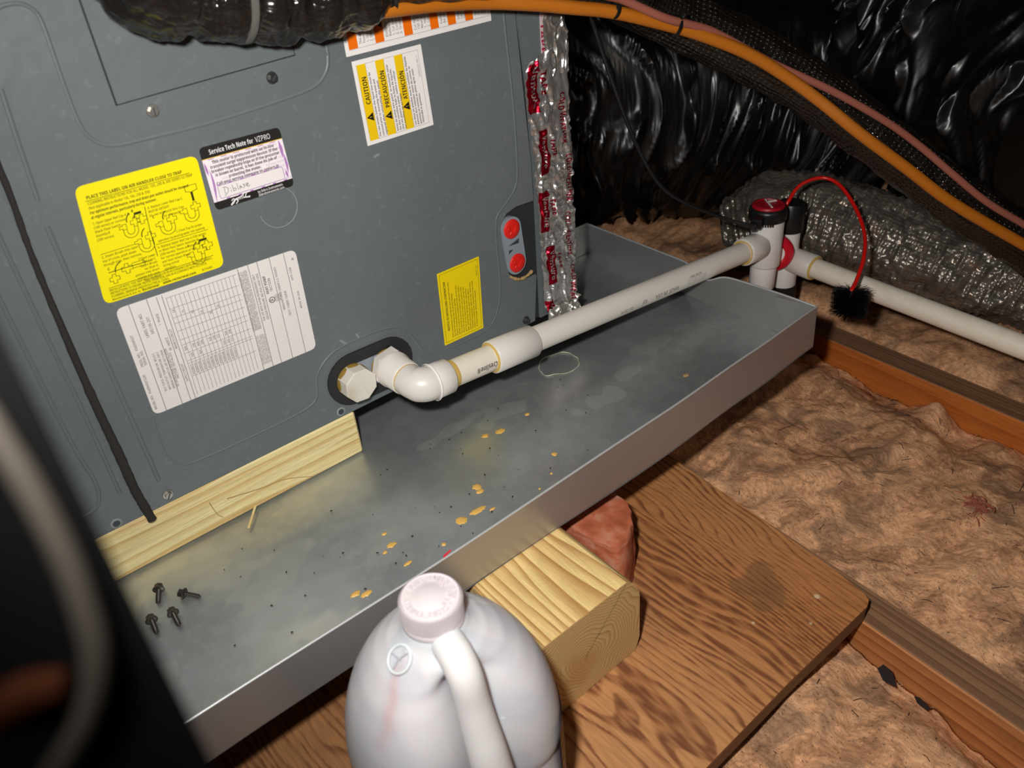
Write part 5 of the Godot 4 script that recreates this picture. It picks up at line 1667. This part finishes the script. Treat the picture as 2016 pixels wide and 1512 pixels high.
# ------------------------------------------------------------------ cables and the refrigerant line
func build_lines() -> void:
	var o := thing("refrigerant_line", "black-wrapped refrigerant line crossing the top, lumpy and taped in front of the air handler", "insulated pipe")
	var m := MB.new()
	m.tube(smooth_path([Vector3(0.1484, 0.6495, -0.5620), Vector3(0.1527, 0.5785, -0.5620), Vector3(0.1702, 0.5425, -0.5620), Vector3(0.1876, 0.5327, -0.5620), Vector3(0.2117, 0.5262, -0.5620), Vector3(0.2378, 0.5202, -0.5620), Vector3(0.2628, 0.5164, -0.5637), Vector3(0.3112, 0.5147, -0.5616), Vector3(0.3423, 0.5164, -0.5620)], 22), func(t, a):
		var groove: float = 0.0
		for g in [0.36, 0.50, 0.635, 0.76, 0.88]: groove += exp(-pow((t - g) / 0.016, 2.0))
		var w: float = noise.get_noise_3d(cos(a) * 1.3, sin(a) * 1.3, t * 13.0) * 0.0028 + (1.0 - absf(noise.get_noise_3d(cos(a) * 2.0 + 5.0, sin(a) * 2.0, t * 30.0))) * 0.0016
		return (0.0288 + w - groove * 0.0030) * lerpf(1.0, 0.80, smoothstep(0.90, 1.0, t)), 70, true, 1.0)
	part("taped_wrap", m, M.wrap_jacket, o, "shiny lumpy black tape wrap")
	m = MB.new()
	m.tube(smooth_path([Vector3(0.3250, 0.5120, -0.5640), Vector3(0.3500, 0.5190, -0.5600), Vector3(0.3984, 0.5190, -0.5460), Vector3(0.4876, 0.5100, -0.5600), Vector3(0.5862, 0.4790, -0.5620), Vector3(0.6563, 0.4470, -0.5640), Vector3(0.7361, 0.4019, -0.5289), Vector3(0.8062, 0.3494, -0.4773), Vector3(0.8732, 0.2814, -0.4152), Vector3(0.9266, 0.2201, -0.3541), Vector3(0.9865, 0.1610, -0.2897), Vector3(1.0457, 0.0940, -0.2082), Vector3(1.09, 0.05, -0.11), Vector3(1.15, 0.02, 0.10), Vector3(1.22, 0.02, 0.40)], 24), func(t, a):
		return 0.0285 + noise.get_noise_3d(cos(a) * 1.5, sin(a) * 1.5, t * 40.0) * 0.0020 - 0.006 * smoothstep(0.12, 0.0, t), 60, true, 1.0)
	part("scrim_jacket", m, M.line_jacket, o, "dark jacket with a beaded texture")
	for q in [[Vector3(0.2300, 0.5222, -0.5615), Vector3(0.98, -0.12, 0.0), 0.0298, M.tie_silver, "tie_strap"], [Vector3(0.2890, 0.5152, -0.5600), Vector3(1, -0.02, 0.0), 0.0286, M.tie_black, "tape_band"], [Vector3(0.2060, 0.5278, -0.5615), Vector3(0.95, -0.22, 0.0), 0.0290, M.tie_black, "tape_band"], [Vector3(0.3185, 0.5150, -0.5610), Vector3(1, 0.0, 0.0), 0.0276, M.tie_black, "tape_band"]]:
		m = MB.new()
		m.lathe([Vector2(q[2] - 0.003, -0.0028), Vector2(q[2], -0.0024), Vector2(q[2] + 0.0003, 0.0), Vector2(q[2], 0.0024), Vector2(q[2] - 0.003, 0.0028)], 50, axis_xf(q[0], q[1]))
		part(q[4], m, q[3], o)
	m = MB.new()
	var orange := smooth_path([Vector3(0.3050, 0.5020, -0.5640), Vector3(0.3180, 0.4990, -0.5560), Vector3(0.3334, 0.4974, -0.5513), Vector3(0.3826, 0.4937, -0.5541), Vector3(0.4341, 0.4875, -0.5549), Vector3(0.4835, 0.4787, -0.5477), Vector3(0.5160, 0.4715, -0.5404), Vector3(0.5580, 0.4618, -0.5312), Vector3(0.6083, 0.4448, -0.5166), Vector3(0.6496, 0.4283, -0.5017), Vector3(0.6927, 0.4059, -0.4804), Vector3(0.7236, 0.3829, -0.4605), Vector3(0.7488, 0.3572, -0.4352), Vector3(0.7779, 0.3198, -0.3971), Vector3(0.8138, 0.2822, -0.3613), Vector3(0.8502, 0.2429, -0.3237), Vector3(0.9106, 0.1911, -0.2650), Vector3(0.9458, 0.1605, -0.2280), Vector3(0.98, 0.12, -0.17), Vector3(1.05, 0.055, -0.03), Vector3(1.12, 0.01, 0.14), Vector3(1.18, 0.0, 0.40)], 8)
	m.tube(orange, func(_t, _a): return 0.0059, 16)
	single("orange_cable", m, M.cable_orange, "thick orange cable arching from the air handler's top to the right edge", "cable")
	m = MB.new()
	m.tube(smooth_path([Vector3(0.24, 0.578, -0.556), Vector3(0.34, 0.560, -0.545), Vector3(0.44, 0.533, -0.534), Vector3(0.5156, 0.4879, -0.5249), Vector3(0.5605, 0.4717, -0.5225), Vector3(0.6034, 0.4507, -0.5102), Vector3(0.6481, 0.4353, -0.5010), Vector3(0.6736, 0.4225, -0.4937), Vector3(0.7200, 0.3935, -0.4720), Vector3(0.7736, 0.3595, -0.4333), Vector3(0.8213, 0.3241, -0.3977), Vector3(0.8531, 0.2949, -0.3720), Vector3(0.8784, 0.2626, -0.3412), Vector3(0.9042, 0.2311, -0.3105), Vector3(0.9358, 0.2028, -0.2781), Vector3(0.9715, 0.1720, -0.2405), Vector3(1.01, 0.13, -0.18), Vector3(1.08, 0.065, -0.04), Vector3(1.15, 0.015, 0.14), Vector3(1.21, 0.0, 0.40)], 10), func(_t, _a): return 0.0038, 12)
	single("pink_cable", m, M.cable_pink, "thin brownish pink cable above and beside the orange one", "cable")
	var words := ["black cable tie round the orange cable near the foil tape's top", "black cable tie binding the pink cable to the orange one"]
	for k in 2:
		m = MB.new()
		var at: Vector3 = [Vector3(0.5580, 0.4640, -0.5305), Vector3(0.6190, 0.4415, -0.5120)][k]
		var dir: Vector3 = [Vector3(0.96, -0.22, 0.2), Vector3(0.92, -0.36, 0.3)][k]
		var rr: float = [0.0078, 0.0100][k]
		m.lathe([Vector2(rr - 0.001, -0.0016), Vector2(rr, -0.0014), Vector2(rr, 0.0014), Vector2(rr - 0.001, 0.0016), Vector2(rr - 0.001, -0.0016)], 30, axis_xf(at, dir))
		var tie := thing("cable_tie", words[k], "cable tie", Vector3.ZERO, "cable ties")
		part("strap", m, M.tie_black, tie)
		m = MB.new()
		m.box(Vector3(0.0034, 0.020 if k == 0 else 0.006, 0.0034), Transform3D(Basis.from_euler(Vector3(0.3, 0, -0.5)), at + Vector3(0.004, 0.008, 0.006)), 0.0006)
		part("tie_head", m, M.tie_black, tie)

# ------------------------------------------------------------------ the jug
func build_jug() -> void:
	var at := Vector3(0.1430, 0.0, -0.2870)
	var o := thing("jug", "milky white plastic gallon jug with a handle and a ribbed white cap", "jug", at)
	var ha := deg_to_rad(100.0)      # the handle faces the viewer
	var prof := [[0.0, 0.0], [0.060, 0.0], [0.0665, 0.003], [0.0685, 0.010], [0.0690, 0.040], [0.0690, 0.095], [0.0705, 0.102], [0.0705, 0.112], [0.0692, 0.128], [0.0655, 0.146], [0.0590, 0.164], [0.0500, 0.180], [0.0395, 0.193], [0.0300, 0.202], [0.0230, 0.208], [0.0195, 0.213], [0.0172, 0.217], [0.0168, 0.226]]
	var rows := []
	for k in prof.size() - 1:
		var steps := 6 if k > 1 else 2
		for s in steps:
			var f := float(s) / steps
			var a: Array = prof[max(k - 1, 0)]
			var b: Array = prof[k]
			var c: Array = prof[k + 1]
			var d: Array = prof[min(k + 2, prof.size() - 1)]
			rows.append(Vector2(cubic_interpolate(b[0], c[0], a[0], d[0], f), lerpf(b[1], c[1], f)))
	rows.append(Vector2(prof[-1][0], prof[-1][1]))
	var seg := 128
	var p := PackedVector3Array()
	for rw in rows:
		for s in seg + 1:
			var an := TAU * (s % seg) / seg
			var da := wrapf(an - ha, -PI, PI)
			var r: float = rw.x
			# hollow behind the handle, deepest half way down
			var deep := smoothstep(0.207, 0.186, rw.y) * smoothstep(0.055, 0.100, rw.y)
			r -= deep * 0.033 * exp(-pow(da / 0.50, 2.0)) * smoothstep(0.018, 0.048, rw.x)
			p.append(Vector3(cos(an) * r, rw.y, sin(an) * r))
	var m := MB.new()
	m.grid(seg + 1, rows.size(), p, func(u, v): return Vector2(u, v), true)
	flip_grid(m, 0)
	part("bottle", m, M.jug_shell, o)
	# what is left in it
	m = MB.new()
	p = PackedVector3Array()
	var lv := []
	for rw in rows: if rw.y < 0.152: lv.append(rw)
	for rw in lv:
		for s in seg + 1:
			var an := TAU * (s % seg) / seg
			var da := wrapf(an - ha, -PI, PI)
			var deep := smoothstep(0.207, 0.186, rw.y) * smoothstep(0.055, 0.100, rw.y)
			var r: float = maxf(0.0, rw.x - 0.0016 - deep * 0.033 * exp(-pow(da / 0.50, 2.0)) * smoothstep(0.018, 0.048, rw.x))
			p.append(Vector3(cos(an) * r, rw.y + 0.001, sin(an) * r))
	for s in seg + 1: p.append(Vector3(0, lv[-1].y + 0.001, 0))
	m.grid(seg + 1, lv.size() + 1, p, func(u, v): return Vector2(u, v), true)
	flip_grid(m, 0)
	for k in range(m.v.size() - seg - 1, m.v.size()): m.n[k] = Vector3.UP
	part("liquid", m, M.jug_liquid, o, "clear bluish liquid inside")
	# handle
	var hd := Vector3(cos(ha), 0, sin(ha))
	var hs := Vector3(-sin(ha), 0, cos(ha))
	m = MB.new()
	m.tube(smooth_path([hd * 0.0120 + Vector3(0, 0.2080, 0), hd * 0.0200 + Vector3(0, 0.2095, 0), hd * 0.0285 + Vector3(0, 0.2085, 0), hd * 0.0350 + Vector3(0, 0.2035, 0), hd * 0.0385 + Vector3(0, 0.1960, 0), hd * 0.0415 + Vector3(0, 0.1810, 0), hd * 0.0465 + Vector3(0, 0.1635, 0), hd * 0.0520 + Vector3(0, 0.1470, 0), hd * 0.0570 + Vector3(0, 0.1250, 0), hd * 0.0610 + Vector3(0, 0.1020, 0), hd * 0.0610 + Vector3(0, 0.0800, 0), hd * 0.0560 + Vector3(0, 0.0640, 0)], 9), func(t, a): return (0.0098 + 0.0022 * smoothstep(0.2, 0.7, t)) * (1.0 + 0.06 * cos(2.0 * a)), 32)
	part("handle", m, mat_like("jug_handle", Color(0.84, 0.83, 0.825), 0.45), o)
	# round mould mark on the shoulder
	var ma := deg_to_rad(174.0)
	var mn := Vector3(cos(ma) * 0.60, 0.80, sin(ma) * 0.60).normalized()
	var mc := Vector3(cos(ma) * 0.0285, 0.2040, sin(ma) * 0.0285)
	var mx := axis_xf(mc, mn)
	m = MB.new()
	var ring := []
	for k in 33: ring.append(mx * (Vector3(cos(TAU * k / 32), 0, sin(TAU * k / 32)) * 0.0080))
	m.tube(PackedVector3Array(ring), func(_t, _a): return 0.0011, 8, false)
	var mark := part("mould_ring", m, mat_like("jug_handle", Color(0.84, 0.83, 0.825), 0.45), o)
	m = MB.new()
	for s in [[Vector2(-0.004, -0.005), Vector2(0.0, 0.0)], [Vector2(0.005, -0.0045), Vector2(-0.001, 0.001)], [Vector2(0.0, 0.0), Vector2(0.001, 0.006)], [Vector2(0.0005, 0.003), Vector2(0.005, 0.0045)]]:
		m.tube(PackedVector3Array([mx * Vector3(s[0].x, 0.0002, s[0].y), mx * Vector3(s[1].x, 0.0006, s[1].y)]), func(_t, _a): return 0.0006, 6)
	part("mould_mark", m, M.jug_mark, mark)
	# bubbles against the wall where the liquid ends
	m = MB.new()
	var rr := RandomNumberGenerator.new()
	rr.seed = 4
	for k in 12:
		var an := ha + rr.randf_range(0.2, 0.8)
		var h := rr.randf_range(0.146, 0.153)
		var s := rr.randf_range(0.0006, 0.0015)
		m.lathe([Vector2(s * 0.5, 0.0), Vector2(s, 0.0004), Vector2(s * 0.8, 0.0006), Vector2(s * 0.6, 0.0)], 12, axis_xf(Vector3(cos(an), 0, sin(an)) * (0.0655 - (h - 0.146) * 0.30) + Vector3(0, h, 0), Vector3(cos(an), 0.3, sin(an))))
	part("bubbles", m, M.jug_bubble, o).set_meta("kind", "stuff")
	# paper label low on the right side
	m = MB.new()
	p = PackedVector3Array()
	for v in 2:
		for u in 25:
			var an := ha - 1.75 + 0.95 * u / 24.0
			p.append(Vector3(cos(an) * 0.0710, 0.118 - v * 0.100, sin(an) * 0.0710))
	m.grid(25, 2, p, func(u, v): return Vector2(u, v))
	part("paper_label", m, M.jug_label, o, "dark printed label low on the right side")
	m = MB.new()
	for k in 3:
		var q := PackedVector3Array()
		for v in 2:
			for u in 13:
				var an := ha - 1.30 + 0.5 * u / 12.0
				q.append(Vector3(cos(an) * 0.0713, 0.108 - k * 0.012 - v * 0.004, sin(an) * 0.0713))
		m.grid(13, 2, q, func(u, v): return Vector2(u, v))
	part("gold_print", m, M.label_gold, o)
	# cap
	var cap := axis_xf(Vector3(0, 0.2170, 0), Vector3(0.02, 1, 0.02))
	m = MB.new()
	m.lathe([Vector2(0.0160, -0.0040), Vector2(0.0186, -0.0038), Vector2(0.0190, -0.0030), Vector2(0.0190, 0.0004), Vector2(0.0184, 0.0010)], 60, cap)
	var prof2 := []
	for s in 480:
		var an := TAU * s / 480.0
		prof2.append(0.0184 + 0.0006 * smoothstep(-0.4, 0.4, cos(an * 80.0)))
	p = PackedVector3Array()
	for h in [0.0012, 0.0135, 0.0150]:
		for s in 481:
			var an := TAU * (s % 480) / 480.0
			var r: float = prof2[s % 480] if h < 0.0140 else 0.0180
			p.append(cap * Vector3(cos(an) * r, h, sin(an) * r))
	var from := m.v.size()
	m.grid(481, 3, p, func(u, v): return Vector2(u, v), true)
	flip_grid(m, from)
	m.lathe([Vector2(0.0185, 0.0128), Vector2(0.0182, 0.0146), Vector2(0.0172, 0.0155), Vector2(0.0168, 0.0148), Vector2(0.0095, 0.0148), Vector2(0.0090, 0.0152), Vector2(0.0, 0.0152)], 60, cap)
	var cp := part("cap", m, M.jug_cap, o, "ribbed white screw cap")
	# raised lettering in two rings
	var st := SurfaceTool.new()
	var any := false
	for s in [["CLOSE TIGHTLY - PUSH DOWN & TURN -", 0.0136, 0.0034, 2.5], ["TO OPEN", 0.0104, 0.0028, 0.75]]:
		var txt: String = s[0]
		for k in txt.length():
			var ch := txt.substr(k, 1)
			if ch == " ": continue
			var tm := TextMesh.new()
			tm.text = ch
			tm.font_size = 32
			tm.pixel_size = s[2] / 24.0
			tm.depth = 0.0014
			tm.curve_step = 4.0
			var fnt := SystemFont.new()
			fnt.font_names = PackedStringArray(["Droid Sans"])
			fnt.font_weight = 700
			tm.font = fnt
			# letters stand on the ring, read from inside outward
			var a: float = -PI * 0.5 - 2.75 + k * TAU / txt.length() * (0.98 if s[3] > 1.0 else 0.34) + (0.0 if s[3] > 1.0 else 4.3)
			var outw := Vector3(cos(a), 0, sin(a))
			var tang := Vector3(-sin(a), 0, cos(a))
			var xf := cap * Transform3D(Basis(tang, outw, Vector3.UP), outw * s[1] + Vector3(0, 0.0150, 0))
			st.append_from(tm, 0, xf)
			any = true
	if any: part("raised_lettering", st.commit(), M.jug_cap, cp)

func mat_like(key: String, color: Color, rough: float) -> StandardMaterial3D:
	if M.has(key): return M[key]
	var m := mat(key, color, rough)
	m.subsurf_scatter_enabled = true
	m.subsurf_scatter_strength = 0.3
	return m

# ------------------------------------------------------------------ loose screws
func build_small_things() -> void:
	var words := ["dark loose screw lying point toward the front, nearest the beam's left end", "dark loose screw lying on its side, point to the right", "dark loose screw with its point to the lower right, below the sideways one", "dark loose screw nearest the black foreground housing, lowest of the four"]
	var spots := [[Vector2(0.0372, -0.5578), Vector2(0.0316, -0.5454)], [Vector2(0.0508, -0.5376), Vector2(0.0585, -0.5286)], [Vector2(0.0367, -0.5237), Vector2(0.0359, -0.5091)], [Vector2(0.0213, -0.5289), Vector2(0.0199, -0.5144)]]
	var base := Node3D.new()
	for k in 4:
		var o: Node3D
		if k == 0:
			o = thing("loose_screw", words[0], "screw", Vector3.ZERO, "loose screws in the pan")
			var m := MB.new()
			m.lathe([Vector2(0.0, 0.0), Vector2(0.0046, 0.0), Vector2(0.0048, 0.0007), Vector2(0.0040, 0.0014), Vector2(0.0, 0.0014)], 24, Transform3D())
			var hexa := PackedVector2Array()
			for q in 6: hexa.append(Vector2.from_angle(TAU * q / 6) * 0.0035)
			m.prism(hexa, 0.0, 0.0038, Transform3D(Basis(Vector3.RIGHT, Vector3(0, 0, 1), Vector3(0, -1, 0)), Vector3.ZERO))
			part("hex_head", m, M.screw_loose, o)
			m = MB.new()
			var pp := PackedVector3Array()
			var n := 90
			var seg := 16
			for r in n:
				var h: float = 0.0014 + 0.0145 * r / (n - 1)
				for s in seg + 1:
					var an := TAU * (s % seg) / seg
					var th: float = fposmod(h / 0.0016 - an / TAU, 1.0)
					var rad := 0.0014 + 0.0008 * (1.0 - absf(th - 0.5) * 2.0)
					rad *= smoothstep(0.0162, 0.0125, h)
					pp.append(Vector3(cos(an) * rad, h, sin(an) * rad))
			m.grid(seg + 1, n, pp, func(u, v): return Vector2(u, v), true)
			flip_grid(m, 0)
			part("threaded_shank", m, M.screw_loose, o)
			base = o
		else:
			o = base.duplicate()
			o.name = numbered("loose_screw")
			add_child(o)
			o.set_meta("label", words[k])
		var a: Vector2 = spots[k][0]
		var c: Vector2 = spots[k][1]
		var d := Vector3(c.x - a.x, -0.0022, c.y - a.y).normalized()
		var xf := axis_xf(Vector3(a.x, PAN_Y + 0.0050, a.y), d)
		# roll so that a flat of the washer rests on the pan
		o.transform = xf

# ------------------------------------------------------------------ blurred housing beside the lens
func build_foreground() -> void:
	var o := thing("equipment_housing", "out-of-focus black housing filling the lower left corner, close to the lens", "equipment")
	var m := MB.new()
	# a slab in the plane through its visible edge, seen nearly face on
	var near := func(q: Vector3) -> Vector3: return Vector3(0, 0.58, 0).lerp(q, 0.80)
	var a: Vector3 = near.call(Vector3(0.0047, 0.5270, -0.1340))
	var c: Vector3 = near.call(Vector3(0.0022, 0.4660, -0.0860))
	var down := (c - a).normalized()
	var eye := (Vector3(0, 0.58, 0) - (a + c) * 0.5).normalized()
	var leftw := (eye.cross(down)).normalized() * -1.0
	if leftw.x > 0.0: leftw = -leftw
	var nrm := leftw.cross(down).normalized()
	if nrm.dot(eye) < 0.0: nrm = -nrm
	var xf := Transform3D(Basis(leftw, down, leftw.cross(down)), a)
	var sgn := 1.0 if leftw.cross(down).dot(eye) > 0.0 else -1.0
	m.prism(rounded([Vector2(0.0, -0.012), Vector2(0.0, 0.105), Vector2(0.055, 0.105), Vector2(0.055, -0.012)], 0.003), 0.0, -0.016 * sgn, xf)
	part("shell", m, M.housing_black, o)
	m = MB.new()
	m.tube(smooth_path([Vector3(-0.0065, 0.5340, -0.1400), Vector3(-0.0030, 0.5193, -0.1324), Vector3(-0.0023, 0.5131, -0.1268), Vector3(-0.0018, 0.5066, -0.1211), Vector3(-0.0019, 0.4981, -0.1142), Vector3(-0.0028, 0.4914, -0.1093), Vector3(-0.0045, 0.4848, -0.1051), Vector3(-0.0082, 0.4785, -0.1027), Vector3(-0.0128, 0.4736, -0.1021), Vector3(-0.0180, 0.4694, -0.1026), Vector3(-0.0260, 0.4650, -0.1045)].map(func(q): return Vector3(0, 0.58, 0).lerp(q, 0.75)), 6), func(_t, _a): return 0.0016, 14)
	part("curved_rim", m, M.housing_rim, o, "curved grey rim")
	m = MB.new()
	m.tube(smooth_path([Vector3(-0.0270, 0.4735, -0.1150), Vector3(-0.0210, 0.4775, -0.1125), Vector3(-0.0160, 0.4800, -0.1102), Vector3(-0.0120, 0.4808, -0.1082), Vector3(-0.0098, 0.4806, -0.1068)].map(func(q): return Vector3(0, 0.58, 0).lerp(q, 0.75)), 6), func(t, _a): return 0.0033 * sqrt(maxf(0.05, 1.0 - t * t * 0.7)), 14)
	part("orange_insert", m, M.housing_orange, o, "dull orange insert")
